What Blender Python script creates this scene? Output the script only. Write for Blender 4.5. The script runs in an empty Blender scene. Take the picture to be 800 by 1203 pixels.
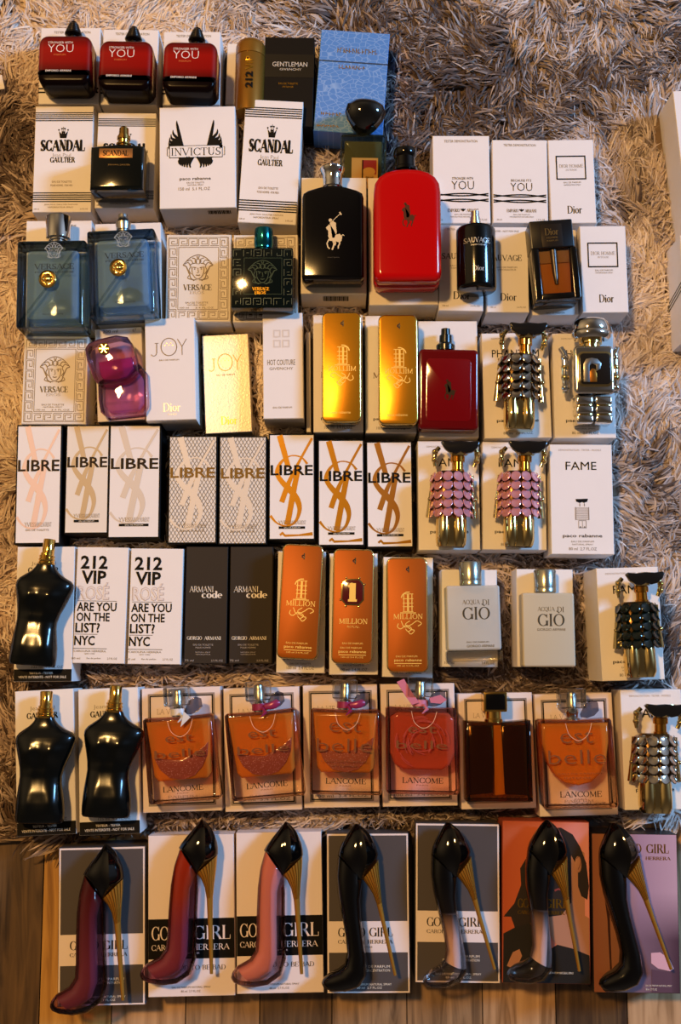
import bpy, bmesh, math, random
import numpy as np
from mathutils import Vector, Matrix

random.seed(7)
SC = bpy.context.scene
COL = SC.collection

# ------------------------------------------------------------------ camera, light, exposure
F_PX, CAM_H = 1350.0, 1.35
NADIR = (400.0, 780.0)
TILT = math.atan((NADIR[1] - 601.5) / F_PX)
cam_d = bpy.data.cameras.new('camera')
cam_d.sensor_fit = 'VERTICAL'
cam_d.sensor_height = 36.0
cam_d.lens = F_PX / 1203.0 * 36.0
cam_d.clip_start = 0.05
cam = bpy.data.objects.new('camera', cam_d)
cam.location = (0, 0, CAM_H)
cam.rotation_euler = (TILT, 0, 0)
COL.objects.link(cam)
SC.camera = cam

SC.view_settings.view_transform = 'Standard'
SC.view_settings.look = 'None'
SC.view_settings.gamma = 1.0
SC.view_settings.use_curve_mapping = False
SC.view_settings.exposure = 0.0


def c(h):
    r = [int(h[i:i + 2], 16) / 255.0 for i in (0, 2, 4)]
    return tuple(x / 12.92 if x <= 0.04045 else ((x + 0.055) / 1.055) ** 2.4 for x in r) + (1.0,)


def area(name, loc, target, sx, sy, power, col):
    d = bpy.data.lights.new(name, 'AREA')
    d.shape = 'RECTANGLE'
    d.size, d.size_y = sx, sy
    d.energy = power
    d.color = col
    o = bpy.data.objects.new(name, d)
    o.location = loc
    o.rotation_euler = (Vector(target) - Vector(loc)).to_track_quat('-Z', 'Y').to_euler()
    COL.objects.link(o)
    return o


# daylight through the window at the right, low; warm ceiling lamp up and to the left
area('window_light', (4.10, 1.70, 2.95), (0, 0.1, 0), 0.90, 0.90, 262.0, (0.22, 0.53, 1.0))
area('ceiling_lamp', (-1.15, 1.25, 3.75), (0, 0.0, 0), 0.30, 0.30, 117.0, (1.0, 0.56, 0.18))

world = bpy.data.worlds.new('room')
SC.world = world
world.use_nodes = True
wn, wl = world.node_tree.nodes, world.node_tree.links
bg = wn['Background']
# dim room; bright patches added for reflections: pale window side right, warm left wall
tc = wn.new('ShaderNodeTexCoord')
acc = None
for dirn, power_, colr in (((0.80, 0.45, 0.40), 10, (0.42, 0.52, 0.68)), ((-0.75, 0.35, 0.55), 8, (0.55, 0.36, 0.17)), ((0.1, -0.95, 0.3), 5, (0.13, 0.10, 0.08)), ((-0.05, 0.80, 0.60), 24, (0.20, 0.14, 0.08))):
    dv = Vector(dirn).normalized()
    dp = wn.new('ShaderNodeVectorMath')
    dp.operation = 'DOT_PRODUCT'
    dp.inputs[1].default_value = dv
    wl.new(tc.outputs['Generated'], dp.inputs[0])
    mxn = wn.new('ShaderNodeMath')
    mxn.operation = 'MAXIMUM'
    mxn.inputs[1].default_value = 0.0
    wl.new(dp.outputs['Value'], mxn.inputs[0])
    pw_ = wn.new('ShaderNodeMath')
    pw_.operation = 'POWER'
    pw_.inputs[1].default_value = power_
    wl.new(mxn.outputs[0], pw_.inputs[0])
    sc_ = wn.new('ShaderNodeVectorMath')
    sc_.operation = 'SCALE'
    sc_.inputs[0].default_value = colr
    wl.new(pw_.outputs[0], sc_.inputs['Scale'])
    if acc is None:
        base_ = wn.new('ShaderNodeVectorMath')
        base_.inputs[1].default_value = (0.060, 0.044, 0.032)
        wl.new(sc_.outputs[0], base_.inputs[0])
        acc = base_
    else:
        ad = wn.new('ShaderNodeVectorMath')
        wl.new(acc.outputs[0], ad.inputs[0])
        wl.new(sc_.outputs[0], ad.inputs[1])
        acc = ad
wl.new(acc.outputs[0], bg.inputs[0])
bg.inputs[1].default_value = 1.0

# ------------------------------------------------------------------ photo pixel -> point on a level plane
CT, ST = math.cos(TILT), math.sin(TILT)


def P(px, py, z):
    dx, dy = (px - 400.0) / F_PX, -(py - 601.5) / F_PX
    wy, wz = dy * CT + ST, dy * ST - CT
    t = (z - CAM_H) / wz
    return Vector((dx * t, wy * t, z))


def mpp(px, py, z):
    return (P(px + 5, py, z) - P(px - 5, py, z)).length / 10.0


# ------------------------------------------------------------------ materials
MATS = {}


def _new(name):
    m = bpy.data.materials.new(name)
    m.use_nodes = True
    return m, m.node_tree.nodes, m.node_tree.links


def pbr(name, col, rough=0.5, metal=0.0, coat=0.0, spec=0.5, var=0.0, bump=0.0, bscale=400.0):
    if name in MATS:
        return MATS[name]
    m, n, l = _new(name)
    b = n['Principled BSDF']
    col = c(col) if isinstance(col, str) else col
    b.inputs['Base Color'].default_value = col
    b.inputs['Roughness'].default_value = rough
    b.inputs['Metallic'].default_value = metal
    b.inputs['Coat Weight'].default_value = coat
    b.inputs['Coat Roughness'].default_value = 0.03
    b.inputs['Specular IOR Level'].default_value = spec
    if var or bump:
        t = n.new('ShaderNodeTexCoord')
        nz = n.new('ShaderNodeTexNoise')
        nz.inputs['Scale'].default_value = bscale
        nz.inputs['Detail'].default_value = 3
        l.new(t.outputs['Object'], nz.inputs['Vector'])
        if var:
            mx = n.new('ShaderNodeMix')
            mx.data_type = 'RGBA'
            mx.inputs['A'].default_value = tuple(x * (1 - var) for x in col[:3]) + (1,)
            mx.inputs['B'].default_value = tuple(min(1, x * (1 + var)) for x in col[:3]) + (1,)
            l.new(nz.outputs['Fac'], mx.inputs['Factor'])
            l.new(mx.outputs['Result'], b.inputs['Base Color'])
        if bump:
            bp = n.new('ShaderNodeBump')
            bp.inputs['Strength'].default_value = bump
            bp.inputs['Distance'].default_value = 0.001
            l.new(nz.outputs['Fac'], bp.inputs['Height'])
            l.new(bp.outputs['Normal'], b.inputs['Normal'])
    MATS[name] = m
    return m


def glass(name, tint, clear=0.5, rough=0.0, ior=1.45, edge=None):
    """clear glass: seen straight on it lets light through with a sheen, towards the rims it refracts and darkens"""
    if name in MATS:
        return MATS[name]
    m, n, l = _new(name)
    n.remove(n['Principled BSDF'])
    tint = c(tint) if isinstance(tint, str) else tint
    et = c(edge) if edge else tuple(x * .9 for x in tint[:3]) + (1,)
    t = n.new('ShaderNodeBsdfTransparent')
    t.inputs['Color'].default_value = tint
    gl = n.new('ShaderNodeBsdfGlossy')
    gl.inputs['Roughness'].default_value = .02
    fr = n.new('ShaderNodeFresnel')
    fr.inputs['IOR'].default_value = ior
    m1 = n.new('ShaderNodeMixShader')
    l.new(fr.outputs[0], m1.inputs[0])
    l.new(t.outputs[0], m1.inputs[1])
    l.new(gl.outputs[0], m1.inputs[2])
    g = n.new('ShaderNodeBsdfGlass')
    g.inputs['Color'].default_value = et
    g.inputs['Roughness'].default_value = rough
    g.inputs['IOR'].default_value = ior
    lw = n.new('ShaderNodeLayerWeight')
    lw.inputs['Blend'].default_value = .5
    mr = n.new('ShaderNodeMapRange')
    mr.inputs['From Min'].default_value = .15
    mr.inputs['From Max'].default_value = .75
    mr.inputs['To Min'].default_value = (1 - clear) * .45
    mr.inputs['To Max'].default_value = .72
    l.new(lw.outputs['Facing'], mr.inputs['Value'])
    mx = n.new('ShaderNodeMixShader')
    l.new(mr.outputs[0], mx.inputs[0])
    l.new(m1.outputs[0], mx.inputs[1])
    l.new(g.outputs[0], mx.inputs[2])
    l.new(mx.outputs[0], n['Material Output'].inputs['Surface'])
    MATS[name] = m
    return m


def liquid(name, tint, body, dense=0.4, speck=0.0, rough=0.08):
    """perfume: tinted see-through with a share of diffuse colour; speck adds glitter"""
    if name in MATS:
        return MATS[name]
    m, n, l = _new(name)
    b = n['Principled BSDF']
    b.inputs['Base Color'].default_value = c(body)
    b.inputs['Roughness'].default_value = rough
    if speck:
        t = n.new('ShaderNodeTexCoord')
        v = n.new('ShaderNodeTexVoronoi')
        v.inputs['Scale'].default_value = 650
        l.new(t.outputs['Object'], v.inputs['Vector'])
        r = n.new('ShaderNodeMath')
        r.operation = 'LESS_THAN'
        r.inputs[1].default_value = speck
        l.new(v.outputs['Distance'], r.inputs[0])
        mx = n.new('ShaderNodeMix')
        mx.data_type = 'RGBA'
        mx.inputs['A'].default_value = c(body)
        mx.inputs['B'].default_value = c('ffd0d8')
        l.new(r.outputs[0], mx.inputs['Factor'])
        l.new(mx.outputs['Result'], b.inputs['Base Color'])
    t = n.new('ShaderNodeBsdfTransparent')
    t.inputs['Color'].default_value = c(tint)
    mx = n.new('ShaderNodeMixShader')
    mx.inputs[0].default_value = dense
    l.new(t.outputs[0], mx.inputs[1])
    l.new(b.outputs[0], mx.inputs[2])
    l.new(mx.outputs[0], n['Material Output'].inputs['Surface'])
    MATS[name] = m
    return m


def grad(name, stops, axis='Y', rough=0.1, lo=0.0, hi=1.0, coat=0.0):
    """paint that fades along the thing's own axis (ombre glass, printed fades, painted glow)"""
    if name in MATS:
        return MATS[name]
    m, n, l = _new(name)
    b = n['Principled BSDF']
    b.inputs['Roughness'].default_value = rough
    b.inputs['Coat Weight'].default_value = coat
    t = n.new('ShaderNodeTexCoord')
    s = n.new('ShaderNodeSeparateXYZ')
    l.new(t.outputs['Object'], s.inputs[0])
    mr = n.new('ShaderNodeMapRange')
    mr.inputs['From Min'].default_value = lo
    mr.inputs['From Max'].default_value = hi
    l.new(s.outputs[axis], mr.inputs['Value'])
    r = n.new('ShaderNodeValToRGB')
    while len(r.color_ramp.elements) < len(stops):
        r.color_ramp.elements.new(0.5)
    for el, (p, h) in zip(r.color_ramp.elements, stops):
        el.position = p
        el.color = c(h)
    l.new(mr.outputs[0], r.inputs[0])
    l.new(r.outputs[0], b.inputs['Base Color'])
    MATS[name] = m
    return m


def mauve_print(name):
    """printed card: copper at one side, mauve at the other, plum towards the lower corner"""
    m, n, l = _new(name)
    b = n['Principled BSDF']
    b.inputs['Roughness'].default_value = .45
    t = n.new('ShaderNodeTexCoord')
    s = n.new('ShaderNodeSeparateXYZ')
    l.new(t.outputs['Object'], s.inputs[0])
    out = []
    for ax, lo, hi, stops in (('X', -.05, .05, [(0, '8a4f32'), (.28, 'a06a4c'), (.55, 'a8859a'), (1, 'bf9cae')]), ('Y', -.095, .095, [(0, '4a3140'), (.35, '5a3d50'), (.62, 'ffffff'), (1, 'ffffff')])):
        mr = n.new('ShaderNodeMapRange')
        mr.inputs['From Min'].default_value = lo
        mr.inputs['From Max'].default_value = hi
        l.new(s.outputs[ax], mr.inputs['Value'])
        r = n.new('ShaderNodeValToRGB')
        while len(r.color_ramp.elements) < len(stops):
            r.color_ramp.elements.new(0.5)
        for el, (p, h) in zip(r.color_ramp.elements, stops):
            el.position = p
            el.color = c(h)
        l.new(mr.outputs[0], r.inputs[0])
        out.append((r, mr))
    mx = n.new('ShaderNodeMix')
    mx.data_type = 'RGBA'
    mx.blend_type = 'MULTIPLY'
    l.new(out[0][1].outputs[0], mx.inputs['Factor'])
    l.new(out[0][0].outputs[0], mx.inputs['A'])
    l.new(out[1][0].outputs[0], mx.inputs['B'])
    l.new(mx.outputs['Result'], b.inputs['Base Color'])
    MATS[name] = m
    return m


def croc():
    m, n, l = _new('blue_reptile_card')
    b = n['Principled BSDF']
    t = n.new('ShaderNodeTexCoord')
    mp = n.new('ShaderNodeMapping')
    mp.inputs['Scale'].default_value = (120, 190, 1)
    l.new(t.outputs['Object'], mp.inputs['Vector'])
    v = n.new('ShaderNodeTexVoronoi')
    v.feature = 'DISTANCE_TO_EDGE'
    v.inputs['Scale'].default_value = 1.0
    l.new(mp.outputs[0], v.inputs['Vector'])
    r = n.new('ShaderNodeValToRGB')
    r.color_ramp.elements[0].color = c('86acdf')
    r.color_ramp.elements[1].position = 0.07
    r.color_ramp.elements[1].color = c('4f86cc')
    l.new(v.outputs['Distance'], r.inputs[0])
    l.new(r.outputs[0], b.inputs['Base Color'])
    b.inputs['Roughness'].default_value = 0.35
    MATS['croc'] = m
    return m


# ------------------------------------------------------------------ lettering
_TXT = {}


def sans(s, bold=0.0):
    k = ('s', s, bold)
    if k not in _TXT:
        cu = bpy.data.curves.new('tmp', 'FONT')
        cu.body = s
        cu.resolution_u = 2
        cu.offset = bold
        cu.fill_mode = 'FRONT'
        ob = bpy.data.objects.new('tmp', cu)
        me = bpy.data.meshes.new_from_object(ob)
        V = np.array([v.co[:2] for v in me.vertices]) if len(me.vertices) else np.zeros((1, 2))
        Fc = [tuple(p.vertices) for p in me.polygons]
        lo, hi = V.min(0), V.max(0)
        _TXT[k] = ((V - lo) / np.maximum(hi - lo, 1e-6), Fc)
        bpy.data.meshes.remove(me)
        bpy.data.objects.remove(ob)
        bpy.data.curves.remove(cu)
    return _TXT[k]


# a small serif alphabet: l = line, a = arc (contrast follows the direction), s = serif
def _L(x0, y0, x1, y1, w=None): return ('l', x0, y0, x1, y1, w)
def _A(cx, cy, rx, ry, a0, a1): return ('a', cx, cy, rx, ry, a0, a1)
def _S(x, y, h=.12): return ('s', x, y, h)


GL = {
    'A': (.92, [_L(.08, 0, .46, 1, 't'), _L(.46, 1, .84, 0, 'T'), _L(.22, .34, .7, .34, 't'), _S(.08, 0), _S(.84, 0)]),
    'B': (.74, [_L(.16, 0, .16, 1, 'T'), _L(.05, 1, .42, 1, 't'), _L(.16, .53, .44, .53, 't'), _L(.05, 0, .42, 0, 't'), _A(.40, .765, .22, .235, -90, 90), _A(.42, .265, .25, .265, -90, 90)]),
    'C': (.86, [_A(.48, .5, .40, .5, 40, 320), _L(.80, .68, .80, 1, 't'), _L(.80, .0, .80, .3, 't')]),
    'D': (.86, [_L(.16, 0, .16, 1, 'T'), _L(.05, 1, .38, 1, 't'), _L(.05, 0, .38, 0, 't'), _A(.38, .5, .42, .5, -90, 90)]),
    'E': (.74, [_L(.16, 0, .16, 1, 'T'), _L(.05, 1, .66, 1, 't'), _L(.16, .52, .52, .52, 't'), _L(.05, 0, .68, 0, 't'), _L(.66, .74, .66, 1, 't'), _L(.68, 0, .68, .28, 't'), _L(.52, .42, .52, .62, 't')]),
    'F': (.70, [_L(.16, 0, .16, 1, 'T'), _L(.05, 1, .64, 1, 't'), _L(.16, .52, .5, .52, 't'), _L(.64, .74, .64, 1, 't'), _S(.16, 0)]),
    'G': (.92, [_A(.48, .5, .40, .5, 40, 330), _L(.80, .68, .80, 1, 't'), _L(.80, .02, .80, .42, 'T'), _S(.80, .42)]),
    'H': (.92, [_L(.18, 0, .18, 1, 'T'), _L(.74, 0, .74, 1, 'T'), _L(.18, .52, .74, .52, 't'), _S(.18, 0), _S(.18, 1), _S(.74, 0), _S(.74, 1)]),
    'I': (.40, [_L(.2, 0, .2, 1, 'T'), _S(.2, 0), _S(.2, 1)]),
    'J': (.50, [_L(.34, .22, .34, 1, 'T'), _A(.16, .2, .18, .2, 200, 360), _S(.34, 1)]),
    'K': (.90, [_L(.18, 0, .18, 1, 'T'), _L(.74, 1, .22, .42, 't'), _L(.38, .58, .78, 0, 'T'), _S(.18, 0), _S(.18, 1), _S(.74, 1), _S(.78, 0)]),
    'L': (.72, [_L(.18, 0, .18, 1, 'T'), _L(.05, 0, .66, 0, 't'), _L(.66, 0, .66, .3, 't'), _S(.18, 1)]),
    'M': (1.08, [_L(.14, 0, .14, 1, 't'), _L(.14, 1, .52, .05, 'T'), _L(.52, .05, .9, 1, 't'), _L(.9, 0, .9, 1, 'T'), _S(.14, 0), _S(.9, 0)]),
    'N': (.92, [_L(.16, 0, .16, 1, 't'), _L(.16, 1, .76, 0, 'T'), _L(.76, 0, .76, 1, 't'), _S(.16, 0), _S(.76, 1), _S(.1, 1, .08)]),
    'O': (.96, [_A(.48, .5, .41, .5, 0, 360)]),
    'P': (.72, [_L(.18, 0, .18, 1, 'T'), _L(.05, 1, .42, 1, 't'), _L(.18, .46, .42, .46, 't'), _A(.42, .73, .24, .27, -90, 90), _S(.18, 0)]),
    'Q': (.96, [_A(.48, .5, .41, .5, 0, 360), _L(.5, .1, .85, -.2, 'T')]),
    'R': (.84, [_L(.18, 0, .18, 1, 'T'), _L(.05, 1, .42, 1, 't'), _L(.18, .5, .42, .5, 't'), _A(.42, .75, .22, .25, -90, 90), _L(.44, .5, .76, 0, 'T'), _S(.18, 0), _S(.76, 0)]),
    'S': (.68, [_A(.35, .75, .23, .25, 30, 225), _L(.19, .57, .5, .43, 'T'), _A(.34, .26, .25, .26, -150, 45), _L(.58, .78, .58, 1, 't'), _L(.08, 0, .08, .25, 't')]),
    'T': (.80, [_L(.4, 0, .4, 1, 'T'), _L(.06, 1, .74, 1, 't'), _L(.06, .74, .06, 1, 't'), _L(.74, .74, .74, 1, 't'), _S(.4, 0)]),
    'U': (.88, [_L(.18, .3, .18, 1, 'T'), _A(.44, .3, .26, .3, 180, 360), _L(.70, .3, .70, 1, 't'), _S(.18, 1), _S(.70, 1)]),
    'V': (.88, [_L(.08, 1, .45, 0, 'T'), _L(.45, 0, .80, 1, 't'), _S(.08, 1), _S(.80, 1)]),
    'W': (1.2, [_L(.06, 1, .34, 0, 'T'), _L(.34, 0, .60, 1, 't'), _L(.60, 1, .86, 0, 'T'), _L(.86, 0, 1.12, 1, 't'), _S(.06, 1), _S(1.12, 1)]),
    'X': (.86, [_L(.10, 1, .76, 0, 'T'), _L(.10, 0, .76, 1, 't'), _S(.1, 1), _S(.76, 1), _S(.1, 0), _S(.76, 0)]),
    'Y': (.84, [_L(.08, 1, .42, .46, 'T'), _L(.76, 1, .42, .46, 't'), _L(.42, 0, .42, .46, 'T'), _S(.08, 1), _S(.76, 1), _S(.42, 0)]),
    'Z': (.78, [_L(.08, 1, .70, 1, 't'), _L(.70, 1, .08, 0, 'T'), _L(.08, 0, .70, 0, 't')]),
    '1': (.56, [_L(.3, 0, .3, 1, 'T'), _L(.06, .78, .3, 1, 't'), _S(.3, 0, .24)]),
    'c': (.54, [_A(.28, .32, .22, .32, 45, 315)]),
    'd': (.62, [_A(.28, .32, .22, .32, 0, 360), _L(.5, 0, .5, 1, 'T'), _S(.44, 1, .07)]),
    'e': (.56, [_A(.28, .32, .22, .32, 0, 310), _L(.08, .34, .5, .34, 't')]),
    'i': (.34, [_L(.17, 0, .17, .62, 'T'), _S(.17, 0), _S(.13, .62, .08), _L(.17, .8, .17, .95, 'T')]),
    'o': (.60, [_A(.3, .32, .24, .32, 0, 360)]),
    'r': (.48, [_L(.16, 0, .16, .62, 'T'), _A(.34, .42, .16, .2, 40, 160), _S(.16, 0), _S(.12, .62, .08)]),
    ' ': (.42, []),
    '.': (.3, [_L(.12, 0, .12, .12, 'T')]),
}


def serif(s, T=.16, t=.05):
    k = ('f', s, T, t)
    if k in _TXT:
        return _TXT[k]
    V, Fc = [], []
    x = 0.0

    D = []

    def quad(a, b, wa, wb):
        d = np.array(b) - np.array(a)
        L = np.hypot(*d)
        if L < 1e-9:
            return
        nrm = np.array([-d[1], d[0]]) / L
        i = len(V)
        V.extend([a - nrm * wa / 2, b - nrm * wb / 2, b + nrm * wb / 2, a + nrm * wa / 2])
        D.extend([len(D) // 4 % 9] * 4)
        Fc.append((i, i + 1, i + 2, i + 3))
    for ch in s:
        adv, st = GL.get(ch, GL[' '])
        for q in st:
            if q[0] == 'l':
                w = {'T': T, 't': t, None: T}[q[5]]
                quad(np.array([x + q[1], q[2]]), np.array([x + q[3], q[4]]), w, w)
            elif q[0] == 's':
                quad(np.array([x + q[1] - q[3], q[2]]), np.array([x + q[1] + q[3], q[2]]), t, t)
            else:
                _, cx, cy, rx, ry, a0, a1 = q
                n = max(6, int(abs(a1 - a0) / 18))
                an = np.radians(np.linspace(a0, a1, n + 1))
                pts = np.stack([x + cx + (rx - t / 2) * np.cos(an), cy + (ry - t / 4) * np.sin(an)], 1)
                wd = t + (T - t) * np.abs(np.cos(an)) ** 1.6
                nr = np.stack([np.cos(an), np.sin(an)], 1)
                i0 = len(V)
                for p, w, m_ in zip(pts, wd, nr):
                    V.append(p - m_ * w / 2)
                    V.append(p + m_ * w / 2)
                    D.extend([8 + i0 % 3] * 2)
                for j in range(n):
                    a = i0 + 2 * j
                    Fc.append((a, a + 1, a + 3, a + 2))
        x += adv
    V = np.array(V)
    lo, hi = V.min(0), V.max(0)
    _TXT[k] = ((V - lo) / np.maximum(hi - lo, 1e-6), Fc, D)
    return _TXT[k]


# ------------------------------------------------------------------ shape collector
def rrect(x0, y0, x1, y1, r, n=6, rt=None):
    """rounded rectangle outline in template pixels (y down); rt = radius of the top corners"""
    rt = r if rt is None else rt
    pts = []
    for cx, cy, rr, a0 in ((x1 - rt, y0 + rt, rt, -90), (x1 - r, y1 - r, r, 0), (x0 + r, y1 - r, r, 90), (x0 + rt, y0 + rt, rt, 180)):
        if rr < .01:
            pts.append((cx, cy))
            continue
        for k in range(n + 1):
            a = math.radians(a0 + 90.0 * k / n)
            pts.append((cx + rr * math.cos(a), cy + rr * math.sin(a)))
    return pts


def inset(pts, d):
    p = np.array(pts, float)
    ar = 0.5 * np.sum(p[:, 0] * np.roll(p[:, 1], -1) - np.roll(p[:, 0], -1) * p[:, 1])
    sg = 1.0 if ar > 0 else -1.0
    e1 = p - np.roll(p, 1, 0)
    e2 = np.roll(p, -1, 0) - p
    n1 = sg * np.stack([-e1[:, 1], e1[:, 0]], 1) / np.maximum(np.hypot(e1[:, 0], e1[:, 1]), 1e-9)[:, None]
    n2 = sg * np.stack([-e2[:, 1], e2[:, 0]], 1) / np.maximum(np.hypot(e2[:, 0], e2[:, 1]), 1e-9)[:, None]
    dot = np.sum(n1 * n2, 1)
    return p + d * (n1 + n2) / np.maximum(1 + dot, 0.3)[:, None]


class G:
    def __init__(self, m, zu=1.2e-5):
        self.zu, self.k = zu, 0
        self.m, self.V, self.F, self.M, self.mats = m, [], [], [], []

    def mi(self, mat):
        if mat not in self.mats:
            self.mats.append(mat)
        return self.mats.index(mat)

    def raw(self, V, F, mat):
        k = len(self.V)
        self.V.extend([tuple(v) for v in V])
        i = self.mi(mat)
        for f in F:
            self.F.append(tuple(a + k for a in f))
            self.M.append(i)
        return self

    def rings(self, R, mat, caps=True, closed=True):
        n = len(R[0])
        V = [p for r in R for p in r]
        F = []
        for a in range(len(R) - 1):
            for b in range(n if closed else n - 1):
                d = (b + 1) % n
                F.append((a * n + b, a * n + d, (a + 1) * n + d, (a + 1) * n + b))
        if caps:
            F.append(tuple(range(n)))
            F.append(tuple((len(R) - 1) * n + b for b in range(n)))
        return self.raw(V, F, mat)

    def slab(self, out, z0, z1, mat, bev=0.0, seg=3, bot=None, taper=0.0):
        bot = bev if bot is None else bot
        R = []

        def ring(d, z):
            q = inset(out, d) if d else np.array(out, float)
            return [(x, y, z) for x, y in q]
        if bot:
            for k in range(seg + 1):
                a = math.pi / 2 * k / seg
                R.append(ring(taper + bot * (1 - math.sin(a)), z0 + bot * (1 - math.cos(a))))
        else:
            R.append(ring(taper, z0))
        if bev:
            for k in range(seg + 1):
                a = math.pi / 2 * k / seg
                R.append(ring(bev * (1 - math.cos(a)), z1 - bev + bev * math.sin(a)))
        else:
            R.append(ring(0, z1))
        return self.rings(R, mat)

    def box(self, x0, y0, x1, y1, z0, z1, mat, bev=0.0):
        return self.slab([(x0, y0), (x1, y0), (x1, y1), (x0, y1)], z0, z1, mat, bev, 2)

    def lathe(self, prof, cx, cz, mat, n=24, sx=1.0, sz=1.0, skew=0.0):
        R = []
        prof = list(prof)
        if getattr(self, 'up', 0) > .5:      # the stem reaches back down into the bottle
            prof = [(prof[0][0] + self.up + 3, prof[0][1] * .8), (prof[0][0] + .1, prof[0][1] * .8)] + prof
        for y, r in prof:
            R.append([(cx + skew * (y - prof[0][0]) + sx * r * math.cos(2 * math.pi * k / n), y, cz + sz * r * math.sin(2 * math.pi * k / n)) for k in range(n)])
        return self.rings(R, mat)

    def zlathe(self, prof, cx, cy, mat, n=24):
        R = []
        for z, r in prof:
            R.append([(cx + r * math.cos(2 * math.pi * k / n), cy + r * math.sin(2 * math.pi * k / n), z) for k in range(n)])
        return self.rings(R, mat)

    def sects(self, S, zc, mat, n=20, pw=1.0):
        """S = [(Lx, Ly, Rx, Ry, half depth[, zc])]: elliptical cross sections between left and right edge points"""
        R = []
        for s in S:
            L, Rr, tz = np.array(s[0:2]), np.array(s[2:4]), s[4]
            z = s[5] if len(s) > 5 else zc
            mid, h = (L + Rr) / 2, (Rr - L) / 2
            ring = []
            for k in range(n):
                a = 2 * math.pi * k / n
                ca, sa = math.cos(a), math.sin(a)
                ca = math.copysign(abs(ca) ** pw, ca)
                sa = math.copysign(abs(sa) ** pw, sa)
                q = mid + h * ca
                ring.append((q[0], q[1], z + tz * sa))
            R.append(ring)
        return self.rings(R, mat)

    def tube(self, pts, r, mat, n=10):
        p = np.array(pts, float)
        rr = r if isinstance(r, (list, tuple)) else [r] * len(p)
        R = []
        up = np.array([0.0, 0.0, 1.0])
        for i in range(len(p)):
            d = p[min(i + 1, len(p) - 1)] - p[max(i - 1, 0)]
            d = d / max(np.linalg.norm(d), 1e-9)
            u = np.cross(d, up)
            if np.linalg.norm(u) < .1:
                u = np.cross(d, np.array([1.0, 0, 0]))
            u /= np.linalg.norm(u)
            v = np.cross(d, u)
            R.append([tuple(p[i] + rr[i] * (u * math.cos(2 * math.pi * k / n) + v * math.sin(2 * math.pi * k / n))) for k in range(n)])
        return self.rings(R, mat)

    def ball(self, cx, cy, cz, rx, ry, rz, mat, n=20, m=12):
        R = []
        for j in range(m + 1):
            t = math.pi * (0.02 + 0.96 * j / m)
            R.append([(cx + rx * math.sin(t) * math.cos(2 * math.pi * k / n), cy - ry * math.cos(t), cz + rz * math.sin(t) * math.sin(2 * math.pi * k / n)) for k in range(n)])
        return self.rings(R, mat)

    # flat print
    def poly(self, pts, z, mat):
        return self.raw([(x, y, z) for x, y in pts], [tuple(range(len(pts)))], mat)

    def rect(self, x0, y0, x1, y1, z, mat):
        return self.poly([(x0, y0), (x1, y0), (x1, y1), (x0, y1)], z, mat)

    def frame(self, x0, y0, x1, y1, w, z, mat):
        self.rect(x0, y0, x1, y0 + w, z, mat)
        self.rect(x0, y1 - w, x1, y1, z, mat)
        self.rect(x0, y0 + w, x0 + w, y1 - w, z, mat)
        return self.rect(x1 - w, y0 + w, x1, y1 - w, z, mat)

    def stroke(self, pts, w, z, mat):
        p = np.array(pts, float)
        ww = w if isinstance(w, (list, tuple)) else [w] * len(p)
        V = []
        self.k = (self.k + 1) % 11
        z = z + self.k * self.zu
        for i in range(len(p)):
            d = p[min(i + 1, len(p) - 1)] - p[max(i - 1, 0)]
            d = d / max(np.hypot(*d), 1e-9)
            nr = np.array([-d[1], d[0]]) * ww[i] / 2
            V.append((*(p[i] - nr), z))
            V.append((*(p[i] + nr), z))
        F = [(2 * i, 2 * i + 1, 2 * i + 3, 2 * i + 2) for i in range(len(p) - 1)]
        return self.raw(V, F, mat)

    def curve(self, pts, w, z, mat, n=5):
        """smooth stroke through points (Catmull-Rom)"""
        p = [np.array(q, float) for q in pts]
        ww = list(w) if isinstance(w, (list, tuple)) else [w] * len(p)
        o, ow = [], []
        for i in range(len(p) - 1):
            a, b, d, e_ = p[max(i - 1, 0)], p[i], p[i + 1], p[min(i + 2, len(p) - 1)]
            for k in range(n):
                t = k / n
                o.append(0.5 * ((2 * b) + (d - a) * t + (2 * a - 5 * b + 4 * d - e_) * t * t + (3 * b - a - 3 * d + e_) * t ** 3))
                ow.append(ww[i] * (1 - t) + ww[i + 1] * t)
        o.append(p[-1])
        ow.append(ww[-1])
        return self.stroke(o, ow, z, mat)

    def disc(self, cx, cy, r, z, mat, n=18, ry=None):
        ry = ry or r
        return self.poly([(cx + r * math.cos(2 * math.pi * k / n), cy + ry * math.sin(2 * math.pi * k / n)) for k in range(n)], z, mat)

    def text(self, tx, x0, x1, y0, y1, z, mat, mirror=False):
        V, F = tx[0], tx[1]
        D = tx[2] if len(tx) > 2 else [0] * len(V)
        o = []
        for (u, v), d in zip(V, D):
            if mirror:
                u = 1 - u
            o.append((x0 + (x1 - x0) * u, y1 + (y0 - y1) * v, z + d * self.zu))
        return self.raw(o, F, mat)

    def build(self, name, parent=None, smooth=40.0):
        me = bpy.data.meshes.new(name)
        W = self.m(np.array(self.V, float))
        me.from_pydata([tuple(v) for v in W], [], self.F)
        for mt in self.mats:
            me.materials.append(mt)
        me.polygons.foreach_set('material_index', self.M)
        bm = bmesh.new()
        bm.from_mesh(me)
        bmesh.ops.recalc_face_normals(bm, faces=bm.faces)
        bm.to_mesh(me)
        bm.free()
        if smooth:
            me.polygons.foreach_set('use_smooth', [True] * len(me.polygons))
            me.set_sharp_from_angle(angle=math.radians(smooth))
        o = bpy.data.objects.new(name, me)
        COL.objects.link(o)
        if parent is not None:
            o.parent = parent
        return o


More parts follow.
